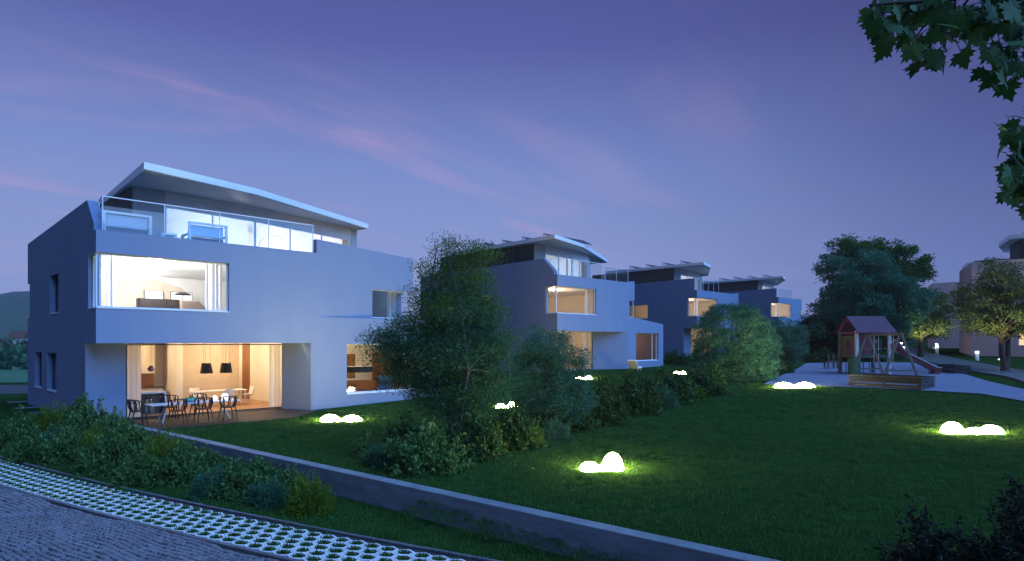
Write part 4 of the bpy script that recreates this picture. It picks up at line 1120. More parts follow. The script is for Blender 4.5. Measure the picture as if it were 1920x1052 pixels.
# ------------------------------------------------------------------ path bollards
bol = [(1881, 692, .95, 'white bollard light at the foot of the forked tree'), (1832, 676, .75, 'white bollard light on the grass strip below the beige house'), (1757, 665, .9, 'white bollard light with a short side arm by the path'), (1756, 657, .75, 'white bollard light beyond the one with the side arm'), (1694, 661, .6, 'small white bollard light beside the round tree trunk'), (1690, 655, .8, 'small white bollard light left of the round tree trunk')]
for i, (px, py, h_, lab) in enumerate(bol):
    p = G(px, py); k = empty('bollard_light', p, 0, lab, 'bollard light', 'bollard lights along the paved path')
    hb = h_ * 1.15
    b = MB(); b.box(-.11, .11, -.11, .11, -.1, hb * .72); b.build('post', 'bollard_body', k, bevel=.01)
    b = MB(); b.box(-.10, .10, -.10, .10, hb * .722, hb * .93); b.build('lens', 'bollard_lens', k)
    b = MB(); b.box(-.14, .14, -.14, .14, hb * .932, hb); b.build('cap', 'bollard_body', k, bevel=.01)
    if i in (0, 2): b = MB(); b.box(-.42, -.112, -.06, .06, hb * .60, hb * .70); b.build('side_arm', 'bollard_body', k)
    if i < 5: point_light('lens_light', k, (-.35, -.35, hb * .8), 6 if i else 14, (.9, 1, .85), .08)

# ------------------------------------------------------------------ playground
pt = G(1637, 703); TD = pt.y; sc_ = TD / FPX
zt = pt.z
tw = empty('play_tower', (pt.x, pt.y, zt), rad(4), 'wooden play tower with purple gabled roof, red back panel and slide', 'play tower', None)
w2 = 1.13; dp = 1.7
for nm, x, y in (('p', -w2, 0), ('p', w2, 0), ('p', -w2 - .12, dp), ('p', w2, dp)):
    b = MB(); b.box(x - .09, x + .09, y - .09, y + .09, -.2, 2.95); b.build('post', 'post_white' if y == 0 else 'weathered_wood', tw)
# gable roof, ridge along x
for sgn in (-1, 1):
    y0, y1 = dp / 2, dp / 2 + sgn * 1.35; n_ = 6
    for i in range(n_):
        ya, yb = y0 + (y1 - y0) * i / n_, y0 + (y1 - y0) * (i + 1) / n_ ; za, zb = 3.92 - 1.12 * i / n_, 3.92 - 1.12 * (i + 1) / n_
        if i < n_ - 1: yb += (y1 - y0) * .012; zb -= 1.12 * .012
        xs = 1.34
        b = MB(); b.add([(-xs, ya, za - .02), (xs, ya, za - .02), (xs, yb, zb - .02), (-xs, yb, zb - .02), (-xs, ya, za + .03), (xs, ya, za + .03), (xs, yb, zb + .035), (-xs, yb, zb + .035)],
                      [(0, 3, 2, 1), (4, 5, 6, 7), (0, 1, 5, 4), (1, 2, 6, 5), (2, 3, 7, 6), (3, 0, 4, 7)] if sgn < 0 else [(0, 1, 2, 3), (7, 6, 5, 4), (0, 4, 5, 1), (1, 5, 6, 2), (2, 6, 7, 3), (3, 7, 4, 0)]); b.build('roof_board', 'play_roof', tw)
for x in (-1.2, 1.2):
    b = MB()
    for sgn in (-1, 1): b.bar((x, dp / 2, 3.85), (x, dp / 2 + sgn * 1.2, 2.82), .07, .1)
    b.bar((x, -.1, 2.80), (x, dp + .1, 2.80), .07, .1); b.build('rafter', 'play_red', tw)
b = MB(); b.box(-1.2, 1.2, -.05, dp + .05, 1.16, 1.24); b.build('platform', 'weathered_wood', tw)
for i in range(9): b = MB(); x = -1.0 + i * .235; b.box(x, x + .215, dp - .04, dp, 1.26, 2.72); b.build('back_board', 'play_red', tw)
panel('side_panel', 'play_yellow', tw, (-w2 - .06, dp - .1), (-w2 - .02, .1), rect(0, 1.5, 1.26, 2.6), [[(.45, 1.3), (1.05, 1.3), (1.05, 2.0), (.95, 2.22), (.75, 2.32), (.55, 2.22), (.45, 2.0)]], .04)
for i in range(3): b = MB(); b.box(-w2 - .34 + i * .19, -w2 - .17 + i * .19, -.12, -.08, .0, 1.22); b.build('green_board', 'play_green', tw)
b = MB(); b.box(-w2 - .36, -w2 + .2, -.07, .45, -.05, 1.1); b.build('climbing_box', 'play_green', tw)
for i in range(5): b = MB(); b.box(-.9 + i * .42, -.86 + i * .42, dp - .1, dp - .06, .1, 1.15); b.build('baluster', 'weathered_wood', tw)
b = MB(); b.box(-1.05, 1.05, -.04, .0, 1.30, 1.36); b.box(-1.05, 1.05, -.04, 0, 1.72, 1.78); b.build('guard_rail', 'play_green', tw)
# slide: trough following a curve
def sl(t): 
    x = 1.2 + t * 3.0
    z = 2.05 - 1.0 * sstep(t / .28) * .55 - 1.25 * min(1, max(0, (t - .12) / .8)) ** 1.0 * 1.0
    return Vector((x, -.15 - .35 * t, max(.22, z)))
S_ = [sl(i / 24) for i in range(25)]
b = MB(); vs = []
for p in S_:
    for y, z in ((-.27, .25), (-.24, .25), (-.22, .03), (.22, .03), (.24, .25), (.27, .25), (.25, -.03), (-.25, -.03)): vs.append((p.x, p.y + y, p.z + z))
b.add(vs, [(8 * i + j, 8 * i + (j + 1) % 8, 8 * i + 8 + (j + 1) % 8, 8 * i + 8 + j) for i in range(24) for j in range(8)] + [tuple(range(8)), tuple(range(199, 191, -1))]); sd = b.build('slide', 'slide_red', tw)
b = MB(); b.tube([(p.x, p.y - .265, p.z + .26) for p in S_], .03, 6); b.tube([(p.x, p.y + .265, p.z + .26) for p in S_], .03, 6); b.build('rim', 'post_white', sd)
b = MB(); e_ = S_[-1]; b.box(e_.x - .5, e_.x - .1, e_.y - .25, e_.y + .25, -.15, e_.z - .02); b.build('foot', 'slide_red', sd)
# swing frame in front
ps = G(1658, 708)
sw = empty('swing_frame', (ps.x, ps.y - .6, ground(ps.x, ps.y - .6)), rad(8), 'weathered A-frame swing standing in front of the play tower', 'swing')
def aframe(y, nm):
    for sx in (-1, 1): b = MB(); b.bar((sx * .05, y, 2.72), (sx * 1.22, y + .0, -.1), .10, .12); b.build('leg', 'weathered_wood', sw)
    b = MB(); b.bar((-.96, y - .07, .50), (.96, y - .07, .50), .08, .1); b.build('cross_bar', 'weathered_wood', sw)
aframe(-.9, 'f'); aframe(2.0, 'b')
b = MB(); b.bar((0, -1.1, 2.70), (0, 2.2, 2.70), .11, .13); b.build('top_beam', 'weathered_wood', sw)
for y in (-.1, 1.2):
    b = MB(); b.box(-.09, .09, y - .22, y + .22, .55, .59); st = b.build('swing_seat', 'rubber', sw)
    b = MB(); b.tube([(0, y - .2, 2.64), (0, y - .2, .58)], .014, 5); b.tube([(0, y + .2, 2.64), (0, y + .2, .58)], .014, 5); b.build('chain', 'chain', st)
# slatted sand boxes
def slat_box(pa, pb, depth, hgt, lab, n=5):
    a = G(*pa); c = G(*pb); k = empty('slatted_sandbox', a, math.atan2(c.y - a.y, c.x - a.x), lab, 'sandbox'); L_ = (Vector((c.x, c.y)) - Vector((a.x, a.y))).length
    dz = (c.z - a.z); z0 = min(0, dz) ; hh = hgt / n
    for i in range(n):
        for y in (0, depth):
            b = MB(); b.box(0, L_, y - .03, y + .03, z0 + i * hh + .02, z0 + (i + 1) * hh - .025); b.build('slat', 'slat_wood', k, bevel=.006)
        for x in (.035, L_ - .035):
            b = MB(); b.box(x - .03, x + .03, .035, depth - .035, z0 + i * hh + .02, z0 + (i + 1) * hh - .025); b.build('slat', 'slat_wood', k, bevel=.006)
    for x in (.1, L_ / 2, L_ - .1):
        for y in (.065, depth - .065): b = MB(); b.box(x - .035, x + .035, y - .034, y + .034, z0 - .2, z0 + hgt - .03); b.build('corner_post', 'slat_wood', k)
    b = MB(); b.box(.07, L_ - .07, .1, depth - .1, z0 - .1, z0 + .25); tag(b.build('sand', 'gravel', k), kind='stuff')
slat_box((1591, 724), (1728, 733), 1.6, .70, 'long slatted timber sandbox in front of the play tower'); slat_box((1757, 697), (1790, 702), .9, .62, 'small slatted timber box at the end of the slide', 4)
p = G(1558, 692); k = empty('play_table', p, .1, 'small weathered play table with two upright poles on the gravel', 'table')
b = MB(); b.box(-.45, .45, -.3, .3, .55, .62); b.build('top', 'weathered_wood', k)
for x in (-.38, .38):
    for y in (-.24, .24): b = MB(); b.box(x - .05, x + .05, y - .05, y + .05, -.1, .549); b.build('leg', 'weathered_wood', k)
b = MB(); b.box(-.33, .33, -.03, .03, .28, .34); b.build('cross_bar', 'weathered_wood', k)
for x in (-.2, .2): b = MB(); b.box(x - .035, x + .035, -.035, .035, .62, 1.2); b.build('pole', 'weathered_wood', k); b = MB(); b.box(x - .12, x + .12, -.03, .03, .92, .97) ; b.build('peg', 'weathered_wood', k)

# ------------------------------------------------------------------ foliage
def leaf_cloud(name, m, pos, nrm_dir, size, shape='leaf', parent=None, aspect=.45, fold=.15, jitter=.6):
    """one mesh of folded leaves: positions, outward directions, sizes (arrays)"""
    n = len(pos); pos = np.asarray(pos); d = np.asarray(nrm_dir) + rng.normal(0, jitter, (n, 3)); d /= np.linalg.norm(d, axis=1)[:, None] + 1e-9
    r = rng.normal(0, 1, (n, 3)); s = np.cross(d, r); s /= np.linalg.norm(s, axis=1)[:, None] + 1e-9; up = np.cross(s, d)
    sz = (np.ones(n) * size) * rng.uniform(.65, 1.25, n); sz = sz[:, None]
    if shape == 'leaf':
        V = np.stack([pos, pos + d * sz * .45 + s * sz * aspect * .5 + up * sz * fold, pos + d * sz + up * sz * -.05, pos + d * sz * .45 - s * sz * aspect * .5 + up * sz * fold], 1)
        F = np.array([[0, 1, 2], [0, 2, 3]])
    elif shape == 'needle':
        V = np.stack([pos + s * sz * .06, pos - s * sz * .06, pos + d * sz], 1); F = np.array([[0, 1, 2]])
    kq = V.shape[1]
    F = F[None] + (np.arange(n) * kq)[:, None, None]
    return link(name, npmesh(name, V.reshape(-1, 3), F.reshape(-1, 3), m, np.repeat(rng.random(n), kq)), parent)

def rnd_dir(n): 
    d = rng.normal(0, 1, (n, 3)); return d / np.linalg.norm(d, axis=1)[:, None]

def shrub_cloud(kind, R, H, dens=1.0):
    """leaf positions and directions of a bush of radius R and height H with base at 0"""
    area = 2 * PI * R * (R * .5 + H * .8)
    if kind in ('laurel', 'dark'):
        ns = int(130 * area * dens); K = 9; size = .082
    elif kind == 'golden': ns = int(120 * area * dens); K = 12; size = .075
    else: ns = int(150 * area * dens); K = 14; size = .085
    d = rnd_dir(ns); d[:, 2] = np.abs(d[:, 2]) * 1.15 - .12
    lob = 1 + .16 * np.sin(d[:, 0] * 5 + rng.uniform(0, 6)) * np.cos(d[:, 1] * 6 + rng.uniform(0, 6)) + .10 * np.sin(d[:, 2] * 8 + d[:, 0] * 4)
    rr = rng.uniform(0.25, 1, ns) ** .45 * lob * rng.uniform(.9, 1.08, ns)
    tip = np.c_[d[:, 0] * R * rr, d[:, 1] * R * rr, np.maximum(.03, (d[:, 2] * .92 + .08) * H * rr)]
    ax = np.c_[d[:, 0], d[:, 1], d[:, 2] + .5]; ax /= np.linalg.norm(ax, axis=1)[:, None]
    P = np.repeat(tip, K, 0); A = np.repeat(ax, K, 0)
    if kind in ('laurel', 'dark'):
        t = np.tile(np.linspace(-1, 0, K), ns)[:, None]; P = P + A * t * .14
        side = rnd_dir(len(P)); side -= A * (side * A).sum(1)[:, None]; side /= np.linalg.norm(side, axis=1)[:, None]
        D = side + A * (.35 + .5 * (t + 1)); return P, D, size, .5, .12, .2
    t = np.tile(np.linspace(-1, 0, K), ns)[:, None]; P = P + A * t * (.26 if kind == 'golden' else .22); P[:, 2] = np.maximum(P[:, 2], .01)
    side = rnd_dir(len(P)); side -= A * (side * A).sum(1)[:, None]
    return P, side * .8 + A * .9, size, (.30 if kind == 'golden' else .20), .1, .3

def stems(parent, R, H, n=7, m='bark'):
    b = MB()
    for i in range(n):
        a = i * 2 * PI / n + random.uniform(-.3, .3); q = random.uniform(.35, .7)
        b.tube([(.06 * math.cos(a), .06 * math.sin(a), -.12), (R * q * .4 * math.cos(a), R * q * .4 * math.sin(a), H * .35), (R * q * math.cos(a), R * q * math.sin(a), H * .75)], [.022, .015, .006], 5)
    return b.build('stem', m, parent)

MATS = {'laurel': 'laurel', 'dark': 'laurel_dark', 'golden': 'golden', 'blue': 'bluegrey', 'sombre': 'darkbush'}
PROTO = {}
def shrub(kind, px, py, wpx, hpx, lab, name=None, cat='shrub', group='shrubs in the planted beds', mk=None):
    """bush whose foot stands on the terrain at the pixel; sizes turned into metres there"""
    p = G(px, py); s = p.y / FPX; R, H = wpx * s / 2, hpx * s
    key = (kind, random.randrange(3))
    nm = {'laurel': 'laurel_shrub', 'dark': 'laurel_shrub', 'golden': 'golden_shrub', 'blue': 'blue_shrub', 'sombre': 'evergreen_shrub'}[kind]
    e = empty(nm, (p.x, p.y, p.z - .02), random.uniform(0, 6.28), lab, cat, group)
    if key not in PROTO:
        kk = 'laurel' if kind == 'sombre' else kind
        P, D, sz, asp, fo, ji = shrub_cloud(kk, .62, .62)
        o = leaf_cloud('foliage', MATS[kind], P, D, sz, 'leaf', e, asp, fo, ji); o2 = stems(e, .62, .62); PROTO[key] = (o, o2)
    else:
        for o in PROTO[key]:
            c = o.copy(); COL.objects.link(c); c.parent = e
    e.scale = (R / .62, R / .62 * random.uniform(.85, 1.1), H / .62)
    return e
# planted bed below the first house
bed = [('laurel', 38, 838, 80, 62), ('golden', 104, 818, 84, 62), ('laurel', 160, 822, 110, 74), ('laurel', 215, 832, 90, 55), ('blue', 92, 848, 70, 40), ('laurel', 125, 862, 105, 58), ('laurel', 60, 862, 90, 52), ('laurel', 200, 884, 110, 74), ('laurel', 260, 868, 100, 66), ('golden', 305, 890, 92, 82),
       ('laurel', 268, 908, 96, 60), ('laurel', 345, 905, 116, 74), ('laurel', 385, 884, 90, 40), ('blue', 400, 932, 84, 52), ('laurel', 445, 930, 105, 60), ('laurel', 485, 912, 100, 52), ('blue', 505, 948, 84, 50), ('laurel', 545, 935, 90, 54), ('golden', 582, 962, 100, 74), ('laurel', 330, 852, 60, 30), ('laurel', 140, 836, 90, 55), ('golden', 178, 864, 62, 62)]
where = ['at the lawn end of the bed', 'near the stepping stones', 'against the house corner', 'below the blank corner wall', 'in the front of the bed near the stepping stones', 'over the first grass pavers', 'at the outer bend of the paver path', 'mid-bed, in front of the house corner', 'below the curtain of the dining room', 'in the middle of the planted bed',
         'at the bed edge beside the pavers, mid-way', 'in front of the retaining wall start', 'leaning on the retaining wall top', 'fine-leaved, before the retaining wall', 'between the two blue-grey mounds', 'touching the retaining wall face', 'fine-leaved, next to the last golden shrub', 'behind the last golden shrub', 'ending the bed beside the bare wall', 'low, peeping over the retaining wall', 'deep in the bed behind the blue-grey mound', 'yellowish, tucked between laurels near the house']
ADJ = {'laurel': 'grey-green broad-leaved shrub', 'golden': 'yellow-green feathery shrub', 'blue': 'blue-grey mounded shrub', 'dark': 'dark glossy broad-leaved shrub'}
for (kd, x, y, w, h_), wh in zip(bed, where): shrub(kd, x, y, w, h_, ADJ[kd] + ' ' + wh, group='shrubs in the bed by the pavers')
# hedge row through the lawn
hedge = [('blue', 724, 876, 86, 56, 'at the near end of the lawn hedge'), ('laurel', 800, 884, 165, 98, 'in the hedge, broadest one before the tall tree trunk'), ('dark', 765, 852, 110, 80, 'behind the blue-grey mound at the hedge end'), ('dark', 885, 858, 140, 92, 'at the foot of the tall tree'), ('golden', 925, 850, 60, 52, 'in the hedge beside the tall tree foot'), ('dark', 965, 840, 110, 88, 'under the pale shrub tree'), ('golden', 1000, 838, 56, 46, 'in the hedge below the pale shrub tree'),
         ('blue', 1042, 822, 66, 44, 'in the hedge below the pale shrub tree'), ('dark', 1060, 806, 120, 96, 'in the hedge, leafy mass right under the pale crown'), ('dark', 1130, 795, 120, 86, 'in the hedge just past the pale shrub tree'), ('dark', 1190, 776, 120, 82, 'mid-hedge beyond the pale shrub tree'), ('blue', 1244, 766, 66, 46, 'on the lawn side of the far hedge'), ('dark', 1250, 755, 120, 66, 'toward the far end of the hedge'), ('dark', 1312, 740, 100, 56, 'at the far end of the hedge'), ('golden', 1300, 748, 50, 30, 'low at the far end of the hedge'), ('dark', 1322, 722, 80, 44, 'between the hedge end and the rounded bush'),
         ('dark', 1262, 682, 46, 26, 'at the flank of the house behind the rounded bush'), ('dark', 1286, 684, 46, 24, 'next to the rounded bush by the house flank'), ('dark', 1462, 700, 60, 24, 'low at the gravel side of the rounded bush')]
for kd, x, y, w, h_, wh in hedge: shrub(kd, x, y, w, h_ * .84, ADJ[kd] + ' ' + wh, group='shrubs of the lawn hedge')
shrub('laurel', 690, 858, 60, 44, 'pale small-leaved shrub standing just off the hedge on the house lawn', group='shrubs of the lawn hedge')
# dark bushes in the corner close to the viewer
def near_bush(x, y, z, R, H, lab, dens=1.2):
    e = empty('evergreen_shrub', (x, y, z), 0, lab, 'shrub', 'dark shrubs at the lawn corner')
    P, D, sz, asp, fo, ji = shrub_cloud('laurel', R, H, dens); leaf_cloud('foliage', 'darkbush', P, D, .075, 'leaf', e, .36, fo, .4); stems(e, R, H, 9)
near_bush(4.7, 7.3, -.36, .56, 1.05, 'dark fine-leaved evergreen bush in the lawn corner, the lower one'); near_bush(5.65, 7.0, -.36, .78, 1.4, 'dark fine-leaved evergreen bush in the lawn corner, the taller one')
# wispy grass clump near the tall tree
for px, py, hh, lab in ((740, 850, 1.1, 'wispy tall grass clump in the hedge by the living room window'), (690, 872, .45, 'low pale grass clump at the near hedge end')):
    p = G(px, py); n = 420; a = rng.uniform(0, 6.28, n); r = np.abs(rng.normal(0, .16, n)); e = empty('grass_clump', p, 0, lab, 'grass clump')
    link('blades', blades(np.c_[r * np.cos(a), r * np.sin(a), 0 * r - .02], hh * .4, hh, .006, 'blades', 'tree_olive', .75), e)

def tree(name, lab, base, depth, blobs, n, size, m, trunk_r=.12, stemsN=1, trunk_top=None, group=None, clump=.34, cat='tree', bark='bark', shape='leaf', aspect=.5, core=.35, branches=26, dspread=1.0, leafdir=.35, K=42, lobes=0, split=None):
    """base pixel and distance; crown volumes as (px, py, rx, ry) at that distance"""
    s = depth / FPX
    bx = (base[0] - CX) * s; by = depth; bz = ground(bx, by) if base[1] is None else CAMH + (HY - base[1]) * s
    bz = max(bz, ground(bx, by)) if base[1] is not None else bz
    bz = ground(bx, by)
    e = empty(name, (bx, by, bz), 0, lab, cat, group)
    E_ = []
    for q in blobs:
        cx, cy, rx, ry = q[:4]; dy = q[4] if len(q) > 4 else 0
        E_.append((np.array([(cx - CX) * s - bx, dy, CAMH + (HY - cy) * s - bz]), np.array([rx * s, rx * s * dspread, ry * s])))
    if lobes:                                   # bumpy crown: smaller puffs on the outside of each volume
        E2 = []
        for c, r in E_:
            E2.append((c, r * .74)); dd = rnd_dir(lobes); dd[:, 2] = dd[:, 2] * .8 + .18
            E2 += [(c + q * r * rng.uniform(.62, .92), r * rng.uniform(.26, .46)) for q in dd]
        E_ = E2
    vol = np.array([(r[0] * r[1] * r[2]) ** (.62 if lobes else .8) for c, r in E_]); vol /= vol.sum()
    nc = max(6, n // K); idx = rng.choice(len(E_), nc, p=vol)
    d = rnd_dir(nc); rr = rng.uniform(core ** 3, 1, nc) ** (1 / 3)
    C = np.array([E_[i][0] + d[k] * rr[k] * E_[i][1] for k, i in enumerate(idx)])
    cen = np.array([E_[i][0] for i in idx])
    Kc = rng.integers(int(K * .5), int(K * 1.5), nc); rep = np.repeat(np.arange(nc), Kc)
    off = np.clip(rng.normal(0, 1, (len(rep), 3)), -1.7, 1.7) * clump * rng.uniform(.35, .75, nc)[rep][:, None]; off[:, 2] *= .62
    P = C[rep] + off; D = off / (np.linalg.norm(off, axis=1)[:, None] + 1e-6) * .8 + (P - cen[rep]) * .4 + np.array([0, 0, leafdir])
    P[:, 2] = np.maximum(P[:, 2], .05)
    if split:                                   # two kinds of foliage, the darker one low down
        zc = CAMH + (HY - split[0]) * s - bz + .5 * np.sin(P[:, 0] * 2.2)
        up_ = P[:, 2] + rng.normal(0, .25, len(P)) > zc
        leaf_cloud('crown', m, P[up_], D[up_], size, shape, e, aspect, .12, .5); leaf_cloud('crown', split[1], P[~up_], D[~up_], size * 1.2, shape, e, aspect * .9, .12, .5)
    else: leaf_cloud('crown', m, P, D, size, shape, e, aspect, .12, .5)
    b = MB(); ctr = np.mean([c for c, r in E_], 0); top = max(c[2] for c, r in E_); low_ = min(c[2] - r[2] for c, r in E_)
    th = trunk_top * s if trunk_top else max(.3, low_ * .9)
    starts = []
    for k in range(stemsN):
        a = k * 2 * PI / max(1, stemsN) + .5; sp = 0 if stemsN == 1 else th * .35
        q = [(0 + .05 * math.cos(a) * (stemsN > 1), .05 * math.sin(a), -.25), (sp * .35 * math.cos(a) + .03, sp * .35 * math.sin(a), th * .5), (sp * math.cos(a), sp * math.sin(a), th), (sp * .9 * math.cos(a) + ctr[0] * .5, sp * .9 * math.sin(a), (th + top) / 2), (ctr[0] + sp * .25 * math.cos(a), sp * .3 * math.sin(a), top)]
        tr = trunk_r / (stemsN ** .45)
        b.tube(q, [tr * 1.25, tr, tr * .85, tr * .5, tr * .15], 8)
        starts.append(q)
    for k in rng.choice(nc, min(branches, nc), replace=False):
        q = starts[int(rng.integers(len(starts)))]; c = C[k]; f = min(.9, max(.05, (c[2] - th) / max(.1, top - th))) * .6
        a0 = Vector(q[2]).lerp(Vector(q[4]), f * .8) if f > .12 else Vector(q[2]); c = Vector(c)
        mid = a0.lerp(c, .5) + Vector((random.uniform(-.1, .1), random.uniform(-.1, .1), .12 * (c - a0).length))
        r0 = trunk_r * .38 * (1 - f * .6)
        b.tube([a0, a0.lerp(mid, .6) + Vector((0, 0, .03)), mid, mid.lerp(c, .6), c], [r0, r0 * .8, r0 * .6, r0 * .4, r0 * .2], 5)
    b.build('trunk', bark, e)
    return e
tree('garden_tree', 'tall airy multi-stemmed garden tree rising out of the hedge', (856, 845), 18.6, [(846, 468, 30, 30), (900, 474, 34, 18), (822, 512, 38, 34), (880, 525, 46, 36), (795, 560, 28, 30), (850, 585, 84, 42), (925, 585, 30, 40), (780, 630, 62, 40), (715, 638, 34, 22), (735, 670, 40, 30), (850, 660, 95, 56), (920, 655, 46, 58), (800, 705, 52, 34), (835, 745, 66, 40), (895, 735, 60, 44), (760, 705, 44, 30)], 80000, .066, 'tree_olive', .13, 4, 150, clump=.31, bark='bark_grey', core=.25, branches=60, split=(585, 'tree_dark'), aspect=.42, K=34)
tree('pale_shrub_tree', 'pale grey-green bushy small tree in front of the second house', (1030, 815), 21.5, [(1035, 655, 58, 46), (1000, 700, 52, 50), (1065, 705, 44, 52), (1030, 745, 76, 46), (985, 760, 36, 36), (1085, 755, 30, 44)], 56000, .062, 'tree_pale', .06, 5, 40, clump=.2, core=.55, branches=60, bark='bark_grey', lobes=8)
tree('rounded_bush', 'large rounded grey-green bush between the hedge end and the gravel', (1378, 722), 39.5, [(1330, 640, 22, 24), (1420, 620, 24, 24), (1395, 590, 26, 20), (1372, 640, 72, 70), (1340, 672, 42, 48), (1415, 660, 45, 52), (1378, 690, 82, 34), (1362, 600, 42, 32)], 95000, .085, 'tree_pale', .1, 4, 30, clump=.25, core=.72, branches=40, cat='bush', K=50)
tree('grey_green_bush', 'tall dull green bush behind the rounded bush, before the far house', (1468, 690), 52, [(1468, 630, 38, 46), (1490, 640, 22, 34), (1450, 650, 30, 34), (1470, 665, 38, 26)], 30000, .13, 'tree_teal', .1, 4, 20, clump=.26, core=.65, branches=30, cat='bush', lobes=8)
# dark evergreens
for i, (x, y0, w, top, d, lab) in enumerate(((1512, 684, 18, 598, 62, 'dark slim evergreen next to the far house'), (1535, 682, 22, 586, 64, 'taller dark evergreen left of the big trees'), (1562, 682, 26, 596, 60, 'dark broad evergreen behind the play table'), (1592, 684, 24, 604, 58, 'dark evergreen behind the play tower'))):
    hgt = y0 - top
    tree('evergreen_tree', lab, (x, None), d, [(x, y0 - hgt * .22, w * 1.15, hgt * .24), (x, y0 - hgt * .5, w * .85, hgt * .28), (x + 2, y0 - hgt * .78, w * .5, hgt * .24)], 14000, .26, 'tree_evergreen', .15, 1, 8, 'dark evergreens behind the playground', clump=.5, core=.4, branches=18)
for i, (x, w) in enumerate(((1500, 46), (1545, 60), (1600, 50), (1640, 44))): shrub('dark', x, 678 + (i % 2), w, 24, ADJ['dark'] + (' at the back edge of the gravel near the far house', ' at the back edge of the gravel behind the play table', ' behind the green climbing boards', ' behind the swing')[i], group='shrubs behind the playground')
# big trees behind the playground
tree('broad_tree', 'great blue-green broadleaf tree behind the play tower', (1625, None), 60, [(1625, 540, 62, 46), (1575, 560, 44, 50), (1680, 560, 50, 46), (1552, 510, 24, 26), (1600, 590, 62, 46), (1660, 600, 62, 42), (1620, 500, 44, 30), (1560, 610, 36, 34), (1700, 585, 28, 34)], 80000, .22, 'tree_teal', .38, 1, 30, clump=.45, core=.7, branches=60, K=70, lobes=11)
tree('broad_tree', 'darker taller broadleaf tree standing behind the blue-green one', (1660, None), 74, [(1590, 478, 34, 32), (1645, 478, 34, 30), (1690, 490, 34, 38), (1712, 520, 24, 36), (1620, 500, 50, 40), (1672, 520, 50, 44), (1640, 560, 80, 60)], 46000, .26, 'tree_olive', .4, 1, 30, clump=.5, core=.7, branches=50, K=70, lobes=11)
# two lit trees along the path
tree('round_tree', 'round tree lit yellow from below beside the path, farther from the lawn', (1726, None), 61, [(1745, 570, 38, 30), (1722, 598, 40, 34), (1765, 595, 30, 34), (1740, 620, 46, 22), (1700, 618, 22, 26)], 15000, .21, 'tree_lime', .26, 1, 26, 'lit trees along the path', clump=.36, core=.6, branches=40, lobes=8, K=34)
tree('round_tree', 'forked tree lit yellow from below, before the beige house window', (1884, None), 44, [(1880, 535, 52, 38), (1845, 570, 46, 40), (1910, 570, 46, 44), (1880, 600, 66, 38), (1830, 600, 30, 34), (1925, 610, 40, 36)], 22000, .17, 'tree_lime', .27, 2, 34, 'lit trees along the path', clump=.32, core=.6, branches=60, lobes=8, K=34)
for px, py, d, pw, lab in ((1740, 668, 59.5, 1500, 'ground spotlight under the farther round tree'), (1880, 694, 42.2, 1300, 'ground spotlight under the forked tree')):
    x = (px - CX) / FPX * d; k = empty('ground_spotlight', (x, d, ground(x, d)), 0, lab, 'lamp', 'ground spotlights under the lit trees')
    b = MB(); b.lathe([(0, 0), (.12, 0), (.13, .12), (.11, .12), (.1, .08), (0, .08)], n=14); b.build('housing', 'frame_dark', k)
    b = MB(); b.lathe([(.1, .1), (0, .1)], n=14); b.build('lens', 'bollard_lens', k)
    l = bpy.data.lights.new('beam', 'SPOT'); l.energy = pw; l.color = (1, .90, .52); l.spot_size = rad(110); l.spot_blend = .6; l.shadow_soft_size = .08
    o = bpy.data.objects.new('beam', l); COL.objects.link(o); o.parent = k; o.location = (0, 0, .2); o.rotation_euler = (PI + rad(8), 0, 0)
# far tree trunks at the end of the path
tree('far_tree', 'small dark tree at the far bend of the paved path', (1690, None), 86, [(1690, 620, 26, 22), (1672, 628, 16, 18)], 5000, .2, 'tree_dark', .22, 1, 20, clump=.6, branches=12)
# overhanging maple: trunk outside the view on the right, two boughs in view
mx = empty('maple_tree', (7.8, 6.2, ground(7.8, 6.2)), 0, 'maple with large lobed leaves whose boughs hang in from the right', 'tree')
m0 = Vector(mx.location)
b = MB(); tip1 = at(1640, -20, 5.2); tip2 = at(1880, 320, 5.6)
trunk = [Vector((0, 0, -.3)), Vector((.05, 0, 1.5)), Vector((0, -.05, 3.0)), Vector((-.05, -.1, 4.6)), Vector((0, -.1, 6.5))]
b.tube(trunk, [.26, .21, .18, .14, .06], 10)
twig_pts = []
def bough(path, r0):
    pts = [Vector(p) - m0 for p in path]; b.tube(pts, [r0 * (1 - .8 * i / (len(pts) - 1)) for i in range(len(pts))], 6); return pts
A = [m0 + Vector((-.05, -.1, 4.2)), at(2080, -60, 5.8), at(1960, 10, 5.6), at(1850, -15, 5.4), at(1760, 0, 5.3), at(1680, 5, 5.2), at(1630, 10, 5.2)]
Bp = [m0 + Vector((0, -.05, 3.4)), at(2040, 200, 6.0), at(1970, 250, 5.8), at(1915, 290, 5.7), at(1885, 340, 5.6)]
C_ = [at(1960, 10, 5.6), at(1925, 40, 5.5), at(1890, 90, 5.4), at(1862, 130, 5.4)]
D_ = [at(2080, -60, 5.8), at(1990, 60, 5.9), at(1930, 110, 5.7)]
for q, r0 in ((A, .05), (Bp, .045), (C_, .016), (D_, .02)): bough(q, r0)
b.build('trunk', 'bark', mx)
def maple_leaf():
    lob = [(0, 0), (.10, -.02), (.30, -.12), (.25, .02), (.44, .06), (.36, .16), (.56, .34), (.38, .34), (.40, .46), (.22, .40), (.20, .52), (.26, .62), (.13, .62), (.0, .86)]
    pts = lob + [(-x, y) for x, y in lob[-2:0:-1]]
    vs = [(x, y, .10 * abs(x) - .12 * y * y) for x, y in pts] + [(0, .25, -.03)]
    n = len(pts); b = MB(); b.add(vs, [(i, (i + 1) % n, n) for i in range(n)]); me = b.mesh('leaf', 'maple')
    a_ = me.attributes.new('rnd', 'FLOAT', 'POINT'); a_.data.foreach_set('value', np.full(len(vs), random.random(), np.float32)); return me
